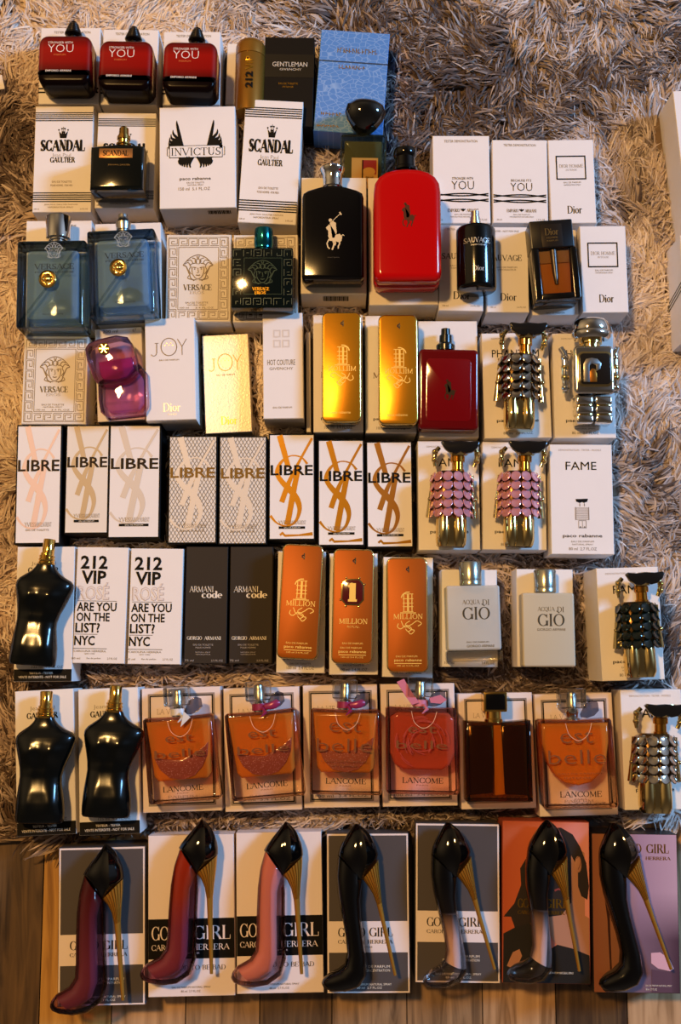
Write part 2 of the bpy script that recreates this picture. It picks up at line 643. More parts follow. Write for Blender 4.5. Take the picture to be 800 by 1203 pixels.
def tag(o, label=None, cat=None, group=None, kind=None):
    if label: o['label'] = label
    if cat: o['category'] = cat
    if group: o['group'] = group
    if kind: o['kind'] = kind
    return o


FOOT = []   # footprints on the rug, so that no fur grows through a carton
EPS = 0.00025
GAP = 0.0006


class Carton:
    """A carton lying on its back: front face corners in photo pixels, depth in metres.
    Template pixels map onto the front face; prints are drawn in them."""

    def __init__(self, label, corners, D, face, side=None, group=None, z0=0.003, trect=None, pr=None, bottom=None, cat='perfume box', name='perfume_box', zb=None, pull=0.0):
        side = side or face
        self.z1 = z1 = z0 + D
        TL, TR, BR, BL = [P(x, y, z1) for x, y in corners]
        cen = (TL + TR + BR + BL) / 4
        ax = ((TR + BR) - (TL + BL)) / 2
        ay = ((TL + TR) - (BL + BR)) / 2
        W, H = ax.length - GAP * 2 - pull, ay.length - GAP
        th = (math.atan2(ax.y, ax.x) + math.atan2(ay.y, ay.x) - math.pi / 2) / 2
        xs, ys = [p[0] for p in corners], [p[1] for p in corners]
        tr = trect or (((corners[0][0] + corners[3][0]) / 2), ((corners[0][1] + corners[1][1]) / 2), ((corners[1][0] + corners[2][0]) / 2), ((corners[2][1] + corners[3][1]) / 2))
        x0, y0, x1, y1 = tr
        k = W / (x1 - x0)

        def m(V):
            o = np.empty_like(V)
            o[:, 0] = ((V[:, 0] - x0) / (x1 - x0) - .5) * W
            o[:, 1] = (.5 - (V[:, 1] - y0) / (y1 - y0)) * H
            o[:, 2] = V[:, 2]
            return o
        g = G(m)
        bw = 0.0006 / k
        zz = D
        sh = [(x0, y0), (x1, y0), (x1, y1), (x0, y1)]
        g.raw([(x, y, 0) for x, y in sh] + [(x, y, zz - .0006) for x, y in sh] +
              [(x0 + bw, y0 + bw, zz), (x1 - bw, y0 + bw, zz), (x1 - bw, y1 - bw, zz), (x0 + bw, y1 - bw, zz)],
              [(0, 1, 2, 3)] + [(i, (i + 1) % 4, 4 + (i + 1) % 4, 4 + i) for i in (0, 1, 3)] + [(4 + i, 4 + (i + 1) % 4, 8 + (i + 1) % 4, 8 + i) for i in range(4)], side)
        g.raw([(x1, y1, 0), (x0, y1, 0), (x0, y1, zz - .0006), (x1, y1, zz - .0006)], [(0, 1, 2, 3)], bottom or side)
        g.raw([(x0 + bw, y0 + bw, zz), (x1 - bw, y0 + bw, zz), (x1 - bw, y1 - bw, zz), (x0 + bw, y1 - bw, zz)], [(0, 1, 2, 3)], face)
        # tuck seam of the bottom flap
        g.raw([(x0 + 2, y1 + .0003 / k, zz * .12), (x1 - 2, y1 + .0003 / k, zz * .12), (x1 - 2, y1 + .0003 / k, zz * .12 + .0006), (x0 + 2, y1 + .0003 / k, zz * .12 + .0006)], [(0, 1, 2, 3)], SEAM)
        self.z = zz + EPS
        self.g = g
        if pr:
            pr(g, zz + EPS)
        o = g.build(name, None, 0)
        o.location = (cen.x, cen.y, z0)
        o.rotation_euler = (0, 0, th)
        tag(o, label, cat, group)
        self.o = o
        hw, hh = W / 2, H / 2
        ct, st = math.cos(th), math.sin(th)
        FOOT.append((cen.x, cen.y, hw, hh, ct, st))


class Flask:
    """Frame for a bottle: template pixels, template anchor = bottom centre of its front face."""

    def __init__(self, name, label, tmpl, anchor, z0, T, k=1.0, rot=0.0, cat='perfume bottle', group=None, pitch=0.0):
        s = k * mpp(anchor[0], anchor[1], z0 + .03)
        for _ in range(3):
            s = k * mpp(anchor[0], anchor[1], z0 + T * s)
        self.s, self.ay = s, anchor[1]
        zf = z0 + T * s
        self.sy = k * (P(anchor[0], anchor[1] - 60, zf) - P(anchor[0], anchor[1], zf)).length / 60.0
        loc = P(anchor[0], anchor[1], z0 + T * s)
        self.root = o = bpy.data.objects.new(name, None)
        o.empty_display_size = 0.02
        o.location = (loc.x, loc.y, z0 + .0004)
        o.rotation_euler = (math.radians(pitch), 0, math.radians(-rot))
        COL.objects.link(o)
        tag(o, label, cat, group)
        self.t = tmpl
        self.T = T

    def g(self, zc=None):
        """zc = height of the part's axis: a cap that lies deeper than the front face sits that much further out"""
        t, s, sy = self.t, self.s, self.sy
        up = 0.0 if zc is None else (780.0 - self.ay) * (self.T - zc) * s / CAM_H * .95

        def m(V):
            o = np.empty_like(V)
            o[:, 0] = (V[:, 0] - t[0]) * s
            o[:, 1] = (t[1] - V[:, 1] + up) * sy
            o[:, 2] = V[:, 2] * s
            return o
        q = G(m, .012)
        q.up = up
        return q

    def b(self, g, name, parent=None, smooth=40.0, label=None):
        o = g.build(name, parent or self.root, smooth)
        if label:
            o['label'] = label
        return o

# ------------------------------------------------------------------ palette
WHITE = pbr('white_card', 'ebe5e1', 0.55, spec=.15, var=0.02, bscale=60)
SEAM = pbr('card_seam', '8d857e', 0.7)
INK = pbr('black_ink', '110e0b', 0.6, spec=.1)
GREYINK = pbr('grey_ink', '6d655e', 0.5)
PALEINK = pbr('pale_grey_ink', 'a59c98', 0.5)
BROWNINK = pbr('brown_ink', '6a523a', 0.5)
GOLDINK = pbr('gold_foil_print', 'c9992e', 0.25, 0.9)
DARKGOLD = pbr('dark_gold_foil_print', '8a6420', 0.3, 0.8)
SILVERINK = pbr('silver_print', 'c9c5bd', 0.35, 0.3)
CREAMINK = pbr('cream_ink', 'e6dccb', 0.5)
BLACKCARD = pbr('black_card', '0e0b09', 0.55, spec=.12)
CHARCOAL = pbr('charcoal_card', '3b3531', 0.45, var=0.04, bscale=80)
ARMCARD = pbr('brown_black_card', '2f2823', 0.55, spec=.15)
GREYCARD = pbr('slate_grey_card', '4e4848', 0.5, spec=.2)
PINKCARD = pbr('blush_card', 'e9d9d2', 0.55, spec=.15)
CREAM = pbr('cream_card', 'e6ddd0', 0.55, spec=.15)
CHROME = pbr('chrome', 'd6d3cf', 0.08, 1.0)
STEEL = pbr('brushed_steel', 'b4b2ae', 0.28, 1.0)
GOLD = pbr('polished_gold', 'e0b25a', 0.10, 1.0)
PALEGOLD = pbr('pale_gold', 'dcc487', 0.10, 1.0)
BLACKGLOSS = pbr('black_lacquer', '050404', 0.08, 0, 0, .45)
BLACKSAT = pbr('black_satin', '040606', 0.16, 0, 0.0, .4)
BLACKPLAS = pbr('black_plastic', '141313', 0.35)

# ------------------------------------------------------------------ setting: wooden floor and rug
ZF = -0.012


def wood(name, a, b_, dark):
    m, n, l = _new(name)
    bs = n['Principled BSDF']
    t = n.new('ShaderNodeTexCoord')
    mp = n.new('ShaderNodeMapping')
    mp.inputs['Scale'].default_value = (26, 2.2, 1)
    l.new(t.outputs['Object'], mp.inputs['Vector'])
    nz = n.new('ShaderNodeTexNoise')
    nz.inputs['Scale'].default_value = 3.0
    nz.inputs['Detail'].default_value = 7
    nz.inputs['Distortion'].default_value = 1.2
    l.new(mp.outputs[0], nz.inputs['Vector'])
    r = n.new('ShaderNodeValToRGB')
    r.color_ramp.elements[0].position = 0.32
    r.color_ramp.elements[0].color = c(dark)
    r.color_ramp.elements[1].position = 0.72
    r.color_ramp.elements[1].color = c(b_)
    e_ = r.color_ramp.elements.new(0.5)
    e_.color = c(a)
    l.new(nz.outputs['Fac'], r.inputs[0])
    l.new(r.outputs[0], bs.inputs['Base Color'])
    bs.inputs['Roughness'].default_value = 0.38
    bp = n.new('ShaderNodeBump')
    bp.inputs['Strength'].default_value = 0.15
    bp.inputs['Distance'].default_value = 0.0006
    l.new(nz.outputs['Fac'], bp.inputs['Height'])
    l.new(bp.outputs[0], bs.inputs['Normal'])
    return m


W_DARK = wood('dark_oak', '55402b', '6d5336', '33241a')
W_MID = wood('brown_oak', '8e7050', 'a88660', '5e4832')
W_TAN = wood('tan_oak', 'b59069', 'cca67c', '866542')
W_AMB = wood('amber_oak', 'b58540', 'c99a52', '8a602a')

px_edges = [-300, -205, -120, -37, 46, 131, 218, 305, 390, 478, 567, 653, 737, 822, 910, 1000, 1090]
tones = [W_TAN, W_MID, W_DARK, W_DARK, W_AMB, W_TAN, W_MID, W_DARK, W_MID, W_MID, W_TAN, W_DARK, W_TAN, W_MID, W_DARK, W_TAN]
g = G(lambda V: V)
for i, mt in enumerate(tones):
    xa, xb = P(px_edges[i], 1190, ZF).x, P(px_edges[i + 1], 1190, ZF).x
    gap = 0.0006
    g.raw([(xa + gap, -.9, ZF), (xb - gap, -.9, ZF), (xb - gap, 1.3, ZF), (xa + gap, 1.3, ZF)], [(0, 1, 2, 3)], mt)
g.raw([(-1.2, -.9, ZF - .002), (1.2, -.9, ZF - .002), (1.2, 1.3, ZF - .002), (-1.2, 1.3, ZF - .002)], [(0, 1, 2, 3)], pbr('floor_gap', '1c130c', .9))
tag(g.build('floor', None, 0), 'brown wooden floor of mixed dark and light planks', None, None, 'structure')

# ------------------------------------------------------------------ emblems and prints (template pixels)


def fit(s, f=serif, **k):
    return f(s, **k)


def small(g, z, mat, lines):
    for s, x0, x1, y0, y1 in lines:
        g.text(sans(s), x0, x1, y0, y1, z, mat)


def crown(g, x, y, w, h, z, mat):
    g.poly([(x - w * .34, y + h * .5), (x - w * .5, y - h * .2), (x - w * .2, y + h * .1), (x - w * .16, y - h * .32), (x, y + h * .05),
            (x + w * .16, y - h * .32), (x + w * .2, y + h * .1), (x + w * .5, y - h * .2), (x + w * .34, y + h * .5)], z, mat)
    for dx, dy in ((-.5, -.3), (-.17, -.42), (.17, -.42), (.5, -.3), (0, -.1)):
        g.disc(x + dx * w, y + dy * h, w * .09, z, mat, 10)
    g.rect(x - .02 * w, y - h * .62, x + .02 * w, y - h * .2, z, mat)
    g.rect(x - .10 * w, y - h * .5, x + .10 * w, y - h * .43, z, mat)


def polo(g, x, y, h, z, mat, mallet=True):
    """rider on a horse; x, y = centre; h = height without mallet"""
    s = h / 36.0
    q = lambda L: [(x + a * s, y + b * s) for a, b in L]
    g.poly(q([(-9, -8), (-5, -12), (-3, -11), (1, -5), (4, 1), (9, 0), (12, 4), (11, 9), (8, 11), (2, 9), (-4, 9), (-6, 3), (-6, -4), (-8, -6)]), z, mat)
    g.poly(q([(-4, -14), (-2, -17), (1, -16), (4, -14), (4, -10), (5, -2), (2, 5), (-1, 5), (-2, -3), (-3, -9)]), z, mat)
    g.disc(x - 3.2 * s, y - 17.5 * s, 2.3 * s, z, mat, 12)
    g.stroke(q([(-5, 7), (-7.5, 12), (-6.5, 17), (-4, 19)]), 1.6 * s, z, mat)
    g.stroke(q([(0, 8), (1.5, 13), (.5, 17), (-1, 20.5)]), 2.0 * s, z, mat)
    g.stroke(q([(2, 8), (3.5, 12), (2.5, 15)]), 1.8 * s, z, mat)
    g.stroke(q([(9, 9), (8.5, 13), (7, 16), (7, 19)]), 1.8 * s, z, mat)
    g.stroke(q([(11, 3), (13, 1), (14.5, 2.5)]), 1.2 * s, z, mat)
    if mallet:
        g.stroke(q([(-1, -15), (1, -18), (9.5, -26)]), .8 * s, z, mat)
        g.stroke(q([(8.5, -28), (11, -24.5)]), 1.9 * s, z, mat)


def medusa(g, x, y, w, h, z, mat):
    q = lambda L: [(x + a * w, y + b * h) for a, b in L]
    lw = w * .025
    g.curve(q([(-.20, -.05), (-.19, .2), (-.1, .38), (0, .44), (.1, .38), (.19, .2), (.20, -.05)]), lw, z, mat)
    g.curve(q([(-.5, -.1), (-.42, -.22), (-.25, -.4), (0, -.5), (.25, -.4), (.42, -.22), (.5, -.1)]), lw, z, mat)
    for sg in (-1, 1):
        g.curve(q([(sg * .5, -.1), (sg * .40, -.05), (sg * .34, .1), (sg * .28, .25), (sg * .24, .4), (sg * .12, .5)]), lw * 1.3, z, mat)
        g.curve(q([(sg * .45, -.14), (sg * .33, -.2), (sg * .25, -.05), (sg * .3, .1), (sg * .22, .25)]), lw, z, mat)
        g.curve(q([(sg * .36, -.26), (sg * .25, -.3), (sg * .18, -.18), (sg * .28, -.1)]), lw, z, mat)
        g.curve(q([(sg * .2, -.38), (sg * .1, -.34), (sg * .06, -.2), (sg * .2, -.16)]), lw, z, mat)
        g.curve(q([(sg * .04, -.46), (sg * .02, -.34), (sg * .1, -.26), (sg * .02, -.14)]), lw, z, mat)
        g.stroke(q([(sg * .06, 0), (sg * .16, -.02)]), lw * 1.2, z, mat)
        g.disc(x + sg * .11 * w, y + .05 * h, w * .022, z, mat, 8)
        g.curve(q([(sg * .3, .3), (sg * .34, .4), (sg * .2, .46), (sg * .05, .47)]), lw, z, mat)
    g.stroke(q([(-.01, 0), (.02, .18), (-.03, .2)]), lw * .8, z, mat)
    g.stroke(q([(-.07, .28), (0, .3), (.07, .28)]), lw * 1.1, z, mat)


def greek_key(g, x0, y0, x1, y1, w, z, mat, lw=.75):
    """meander border between the outer rectangle and the inner one, w wide"""
    g.frame(x0, y0, x1, y1, lw, z, mat)
    g.frame(x0 + w, y0 + w, x1 - w, y1 - w, lw, z, mat)
    cell = [(0, .86), (0, .14), (.86, .14), (.86, .70), (.30, .70), (.30, .42), (.62, .42)]
    cell2 = [(.14, .86), (1.0, .86)]

    def run(ox, oy, ux, uy, vx, vy, L):
        n = max(1, int(round(L / (w * 1.12))))
        st = L / n
        for i in range(n):
            for cc in (cell, cell2):
                pts = [(ox + ux * (i + a) * st + vx * b * w, oy + uy * (i + a) * st + vy * b * w) for a, b in cc]
                for a, b in zip(pts[:-1], pts[1:]):
                    g.stroke([a, b], lw, z, mat)
    run(x0, y0, 1, 0, 0, 1, x1 - x0 - w)
    run(x1, y0, 0, 1, -1, 0, y1 - y0 - w)
    run(x1, y1, -1, 0, 0, -1, x1 - x0 - w)
    run(x0, y1, 0, -1, 1, 0, y1 - y0 - w)


def eagle(g, x, y, w, z, mat):
    q = lambda L: [(x + a * w, y + b * w) for a, b in L]
    g.poly(q([(-.5, -.2), (-.1, -.15), (0, -.3), (.1, -.15), (.5, -.2), (.3, .05), (.1, .2), (0, .3), (-.1, .2), (-.3, .05)]), z, mat)


def pr_swy(word, sub, x0, y0, tx0, tx1):
    def f(g, z):
        xc = (tx0 + tx1) / 2
        g.text(sans('TESTER DEMONSTRATION'), x0 + 14, x0 + 54, y0 + 5, y0 + 8, z, GREYINK)
        g.text(sans(sub), tx0 + 1, tx1 - 1, y0 + 49, y0 + 52, z, INK)
        g.text(sans('YOU', -.012), tx0, tx1, y0 + 53.5, y0 + 63.5, z, INK)
        X0, X1 = x0 + 1, x0 + 66
        for yy, b in ((68.5, 1), (77.5, -1)):
            g.curve([(X0, y0 + yy), (X0 + 22, y0 + yy + b * 2.2), (X1 - 22, y0 + yy + b * 2.2), (X1, y0 + yy)], 1.5, z, INK)
            g.curve([(X0, y0 + yy + b * 2.6), (X0 + 22, y0 + yy + b * .2), (X1 - 22, y0 + yy), (X1, y0 + yy + b * 2.6)], 1.5, z, INK)
        g.text(serif('EMPORIO'), xc - 18, xc - 4, y0 + 86, y0 + 90, z, INK)
        g.text(serif('ARMANI'), xc + 4, xc + 18, y0 + 86, y0 + 90, z, INK)
        eagle(g, xc, y0 + 87.5, 7, z, INK)
        small(g, z, GREYINK, [('EAU DE PARFUM', xc - 10, xc + 10, y0 + 92, y0 + 93.6), ('VAPORISATEUR NATUREL SPRAY', xc - 15, xc + 15, y0 + 94.8, y0 + 96.4), ('50 ml', x0 + 5, x0 + 11, y0 + 98, y0 + 100), ('1.7 FL.OZ', x0 + 54, x0 + 64, y0 + 98, y0 + 100)])
    return f


def pr_scandal(g, z):       # template rectangle 39,124 - 109,249
    for k in range(5):
        g.rect(39.3, 131.5 + 2.3 * k, 108.7, 132.6 + 2.3 * k, z, INK)
        g.rect(38.8, 226 + 2.5 * k, 109, 227.2 + 2.5 * k, z, INK)
    crown(g, 73.5, 156, 11, 12, z, INK)
    g.text(serif('SCANDAL', .33, .1), 46.5, 100, 163.5, 178, z, INK)
    g.text(sans('Jean Paul', -.02), 61, 83, 180, 185.5, z, GREYINK)
    g.text(serif('GAULTIER', .24, .1), 58.5, 88.5, 184.5, 191, z, INK)
    small(g, z, BROWNINK, [('EAU DE TOILETTE', 61.5, 85, 212.4, 214.6), ('POUR HOMME - FOR MEN', 60, 86, 216.6, 218.8), ('JEAN PAUL GAULTIER PARFUMS', 53, 93, 239.5, 241.3), ('VAPORISATEUR SPRAY', 57, 88, 242.4, 244.2), ('100 ml', 41, 47, 244.5, 246.2), ('3.4 FL.OZ', 96, 105, 244.5, 246.2)])


def pr_invictus(g, z):      # template 186,124 - 278,244
    xc = 229.5
    for sg in (-1, 1):
        # feathers above the plate: long inner ones first, shorter outwards
        tips = [(-22.5, 140), (-27, 151), (-29.3, 156), (-31, 160), (-31.8, 164), (-32, 168)]
        for i, (dx, ty) in enumerate(tips):
            bx = -16 - i * 2.5
            ex = tips[i][0]
            g.curve([(xc - sg * bx, 171), (xc - sg * (bx - 3.4 + .35 * i), 171 - (171 - ty) * .45), (xc - sg * (ex + .6), ty + 5), (xc - sg * ex, ty)], [4.2, 4.0, 2.6, .3], z, INK)
        # fan below the plate
        for i in range(8):
            a = math.radians(8 + i * 11)
            ex, ey = 3 + 21 * math.sin(a) * (1 - .02 * i), 184 + 12.5 * math.cos(a * .8)
            g.curve([(xc - sg * -(2 + 2.5 * i) * -1 * -1, 183.5), (xc + sg * (2 + ex * .8), 184 + (ey - 184) * .6), (xc + sg * (ex), ey)], [2.2, 2.8, 1.2], z, INK)
    g.rect(198, 170, 262.5, 184.6, z + .0001, WHITE)
    g.frame(198, 170, 262.5, 184.6, .7, z + .00015, INK)
    g.stroke([(197, 172), (195.5, 172), (195.5, 182), (197, 182)], .6, z, INK)
    g.stroke([(263.5, 172), (265, 172), (265, 182), (263.5, 182)], .6, z, INK)
    g.text(serif('INVICTUS', .12, .05), 200.5, 260, 172.8, 182, z + .00016, INK)
    g.text(sans('paco rabanne', .012), 210.5, 248, 207.5, 212, z, INK)
    small(g, z, BROWNINK, [('EAU DE TOILETTE', 219, 240, 213.2, 215), ('NATURAL SPRAY', 220, 239, 216, 217.6), ('150 ml  5.1 FL.OZ', 209, 247, 219.5, 223)])
    # bar code on the bottom flap
    k = .065
    for i in range(17):
        g.raw([(243 + i * 1.65, 244.3, k * .72), (243.9 + i * 1.65 + (i % 3) * .25, 244.3, k * .72), (243.9 + i * 1.65 + (i % 3) * .25, 244.3, k * .88), (243 + i * 1.65, 244.3, k * .88)], [(0, 1, 2, 3)], INK)


def pr_eros(g, z):          # template 26,394 - 104,499
    greek_key(g, 28.5, 397, 101.5, 496.5, 12, z, pbr('key_brown_ink', '7b6450', .5), .62)
    medusa(g, 64.5, 434, 36, 31, z, BROWNINK)
    g.text(serif('VERSACE', .22, .05), 47, 81, 454, 461.5, z, pbr('dark_brown_ink', '3a2a1c', .5))
    g.text(serif('EROS', .06, .04), 55, 72, 462.5, 465.6, z, BROWNINK)
    small(g, z, BROWNINK, [('EAU DE TOILETTE', 50, 77, 475, 477), ('NATURAL SPRAY', 52, 75, 478, 479.6), ('100 ml', 43, 54, 481.2, 483), ('3.4 FL.OZ', 62, 84, 481.2, 483)])


def pr_dior_homme(g, z):    # template 644,164 - 699,263
    g.frame(652.5, 183, 689, 211.5, 1.5, z, INK)
    g.text(serif('DIOR HOMME', .1, .05), 656.5, 685.5, 193.3, 197.3, z, GREYINK)
    g.text(serif('INTENSE', .1, .05), 664.5, 678, 199, 201, z, GREYINK)
    small(g, z, GREYINK, [('EAU DE PARFUM', 661, 682, 214, 215.8), ('VAPORISATEUR SPRAY', 661, 682, 217, 218.6)])
    g.text(serif('Dior', .16, .05), 664.5, 682, 242.5, 251.5, z, INK)


def pr_sauvage(g, z):       # template 569,264 - 621,367
    small(g, z, GREYINK, [('TESTER - NOT FOR SALE', 578, 610, 268, 270.2)])
    g.text(serif('SAUVAGE', .15, .06), 572, 613, 298, 305, z, INK)
    small(g, z, GREYINK, [('EAU DE PARFUM', 582, 607, 312, 314), ('VAPORISATEUR', 583, 606, 315, 316.8), ('100 ml', 573, 580, 360, 362), ('3.4 FL.OZ', 606, 617, 360, 362)])
    g.text(serif('Dior', .16, .05), 586, 606, 344, 353, z, INK)


def pr_joy(gold):
    def f(g, z):            # template 169,374 - 229.5,494
        mt = DARKGOLD if gold else BROWNINK
        g.text(serif('J', .05, .04), 176, 185.5, 403, 418.5, z, mt)
        g.curve([(198 + 9.6 * math.cos(a), 408 + 10.3 * math.sin(a)) for a in np.linspace(0, 2 * math.pi, 13)], .9, z, mt, 3)
        g.stroke([(208.5, 399), (214, 408), (214, 418)], .8, z, mt)
        g.stroke([(219.5, 399), (214, 408)], .8, z, mt)
        if gold:
            g.disc(199.5, 407.5, 7.4, z, pbr('joy_pale_foil', 'ecdcb4', .3, .2), 20)
        for k in range(5):
            g.disc(193 + 2.4 * k, 406 - (k % 2) * 2.5, .45, z + .0001, GOLDINK, 8)
        small(g, z, BROWNINK, [('EAU DE PARFUM', 186, 210, 422.5, 424.3)])
        g.text(serif('Dior', .14, .05), 190, 211, 474, 484, z, GOLDINK if gold else SILVERINK)
        small(g, z, SILVERINK, [('PARIS', 196, 206, 486.5, 488)])
    return f


def pr_libre(mono, txt, hatch=False, bar=True, foot=None):
    """template 0,0 - 52,122 : the tall face with the big interlaced monogram"""
    def f(g, z):
        W, H = 52.0, 122.0
        if hatch:
            hm = pbr('lattice_print', '8d857d', .6, spec=.15)
            s = 4.3
            d = -H / 1.7
            while d < W:
                x0, y0, x1, y1 = d, 0.0, d + H / 1.7, H
                if x0 < 0: y0, x0 = (0 - x0) * 1.7, 0.0
                if x1 > W: y1, x1 = y1 - (x1 - W) * 1.7, W
                if y1 > y0:
                    g.stroke([(x0, y0), (x1, y1)], .8, z, hm)
                    g.stroke([(W - x0, y0), (W - x1, y1)], .8, z, hm)
                d += s
        q = lambda L: [(a * W, b * H) for a, b in L]
        z1 = z + .0001
        g.stroke(q([(.22, 0), (.42, .31)]), [7.0, 6.0], z1, mono)
        g.curve(q([(.97, .03), (.72, .22), (.50, .40), (.38, .52), (.27, .65)]), [3.0, 2.8, 4.5, 6.2, 6.2], z1, mono, 4)
        g.curve(q([(.86, .28), (.72, .215), (.48, .20), (.26, .26), (.16, .36), (.27, .45), (.46, .53), (.63, .63), (.68, .73), (.58, .84), (.38, .88), (.16, .85), (.01, .78)]),
                [3.0, 1.6, 1.4, 3.5, 5.0, 6.0, 7.5, 7.0, 5.0, 3.0, 1.8, 1.8, 3.2], z1, mono, 6)
        g.stroke(q([(.66, .30), (.54, .55), (.40, .87)]), [6.0, 6.8, 6.8], z1, mono)
        g.text(sans('LIBRE', .02), 0.6, W - .6, 35.5, 47.5, z + .0002, txt)
        g.text(serif('YVES', .1, .05), 10, 22, 101, 105.5, z + .0002, BROWNINK)
        g.text(serif('SAINTLAURENT', .1, .05), 22.5, 43, 101, 105.5, z + .0002, BROWNINK)
        if bar:
            g.rect(10.5, 107.8, 42, 110.6, z + .0002, INK)
            g.text(sans('EAU DE PARFUM'), 17, 36, 108.5, 110, z + .0003, CREAMINK)
        else:
            g.text(sans('EAU DE TOILETTE'), 12, 40, 108, 110, z + .0002, BROWNINK)
        if foot:
            g.stroke([(12, 118), (15, 115.5), (18, 118.6), (34, 118.2), (51, 116.5)], [2.5, 3.4, 2.8, 2.0, 4.0], z1, foot)
    return f


def pr_vip(g, z):           # template 87,642 - 150,780
    g.text(sans('212', .03), 92, 125, 652, 668, z, INK)
    g.text(sans('VIP', .03), 93.5, 124, 670, 686, z, INK)
    ro = pbr('rose_grey_ink', 'b9aeae', .5)
    g.text(sans('ROSÉ', .028), 90, 128.5, 684, 705, z, ro)
    g.text(sans('ROSÉ', .004), 91.2, 127.4, 685, 704, z + .0001, pbr('pale_card_ink', 'ded5d3', .5))
    g.rect(90, 706, 138, 706.5, z, INK)
    g.text(sans('ARE YOU', .022), 89.5, 138, 707.8, 718.5, z, INK)
    g.text(sans('ON THE', .022), 89.5, 130, 720, 730.5, z, INK)
    g.text(sans('LIST?', .022), 88.7, 118.5, 732.2, 743.8, z, INK)
    g.rect(88, 745.5, 116, 746, z, INK)
    g.text(sans('NYC', .024), 88, 113, 747.5, 759, z, INK)
    g.rect(87, 762.3, 128, 762.9, z, INK)
    small(g, z, GREYINK, [('CAROLINA HERRERA', 88, 127, 764.5, 766.8), ('NEW YORK', 101, 114, 768, 769.5), ('80 ml', 86, 96, 773, 775.4), ('Eau de parfum', 104, 121, 773, 775.4), ('2.7 FL.OZ', 129, 141, 773, 775.4)])


def pr_armani(g, z):        # template 217.5,642 - 268,780
    g.text(serif('ARMANI', .13, .05), 222, 251, 689, 696, z, CREAMINK)
    g.text(serif('code', .2, .07), 237, 262, 694.5, 703, z, CREAMINK)
    g.text(serif('GIORGIO', .18, .06), 220.5, 238.5, 748, 752.3, z, CREAMINK)
    g.text(serif('ARMANI', .18, .06), 241, 261, 748, 752.3, z, CREAMINK)
    small(g, z, PALEINK, [('EAU DE TOILETTE', 228, 252, 757, 759), ('POUR HOMME', 231, 249, 760.3, 762.2), ('NATURAL SPRAY', 231, 249, 766, 767.4), ('VAPORISATEUR', 231, 249, 768.5, 769.9), ('75 ml', 218.5, 229, 775.2, 777.5), ('2.5 FL.OZ', 250, 264, 775.2, 777.5)])


def pr_jpg(g, z):           # template 18,810 - 89,982
    g.text(sans('Jean Paul', -.015), 36, 66, 829, 835, z, GREYINK)
    g.text(serif('GAULTIER', .24, .1), 32, 70, 836.5, 844, z, INK)
    g.text(sans('LE MALE'), 34, 70, 936, 940, z, INK)
    g.text(sans('LE PARFUM'), 34, 70, 944, 947, z, INK)
    small(g, z, GREYINK, [('125 ml  4.2 FL.OZ', 40, 78, 962, 965)])
    g.rect(18.3, 966.5, 88.7, 981.6, z, BLACKCARD)
    small(g, z + .0001, CREAMINK, [('TESTEUR - TESTER', 37, 66, 970, 972.6), ('VENTE INTERDITE - NOT FOR SALE', 24, 82, 974.8, 977.8)])


def pr_fame(word):
    def f(g, z):            # template 645,522 - 720,651
        small(g, z, PALEINK, [('DEMONSTRATION - TESTER - MODELE', 656, 707, 527.5, 529.6)])
        g.text(sans(word), 664 if len(word) < 5 else 656, 701 if len(word) < 5 else 709, 542.5, 552, z, INK)
        g.text(sans('paco rabanne', .014), 659, 706, 627.5, 632.5, z, INK)
        small(g, z, GREYINK, [('EAU DE PARFUM', 669, 696, 635.2, 637.2), ('NATURAL SPRAY', 670, 695, 638.6, 640.4), ('80 ml  2.7 FL.OZ', 666, 699, 643, 646.4)])
    return f


def pr_fame_figure(g, z):
    pr_fame('FAME')(g, z)
    q = GREYINK
    g.poly([(675, 586.5), (690, 586), (689, 589.5), (685, 591), (683, 590), (680, 591), (676, 589.5)], z, INK)
    for x in (680, 685.5):
        g.stroke([(x, 591.5), (x, 595)], 1.0, z, q)
    for r in range(7):
        for k in range(6):
            x, y = 676.5 + 2.5 * k, 597 + 2.2 * r
            g.curve([(x - 1, y - .5), (x, y + .7), (x + 1, y - .5)], .5, z, q, 3)
    g.stroke([(674.8, 596), (674.8, 611)], .9, z, q)
    g.stroke([(690.6, 596), (690.6, 611)], .9, z, q)
    g.frame(678, 611.5, 687.5, 620.5, .6, z, q)
    g.stroke([(682.7, 612), (682.7, 620)], .5, z, q)
    g.disc(680.3, 619.3, 1.0, z, q, 8)
    g.disc(685.2, 619.3, 1.0, z, q, 8)


def pr_million(g, z):       # template 367,369 - 427,507
    g.text(serif('1', .3, .12), 392, 402, 412, 432, z, BROWNINK)
    g.text(serif('MILLION', .16, .06), 376, 419, 436, 443, z, BROWNINK)
    g.text(sans('paco rabanne', .01), 376, 416, 489, 493, z, INK)
    small(g, z, GREYINK, [('EAU DE TOILETTE', 384, 410, 495.5, 497.5), ('100 ml  3.4 FL.OZ', 380, 414, 499.5, 503)])


def pr_lancome(g, z):       # template 166,808 - 260,954
    g.frame(173.2, 814.7, 253.1, 946.8, 1.8, z, pbr('taupe_ink', '8d7f78', .5))
    g.frame(175.2, 816.8, 251.1, 944.7, 1.5, z + .00003, INK)
    g.text(serif('la vie'.upper(), .06, .05), 184, 206, 833, 839, z, BROWNINK)
    g.text(serif('PARFUM', .08, .05), 196, 231, 935, 938, z, BROWNINK)
    small(g, z, GREYINK, [('100 ml  3.4 FL.OZ', 180, 246, 938.6, 941.8)])


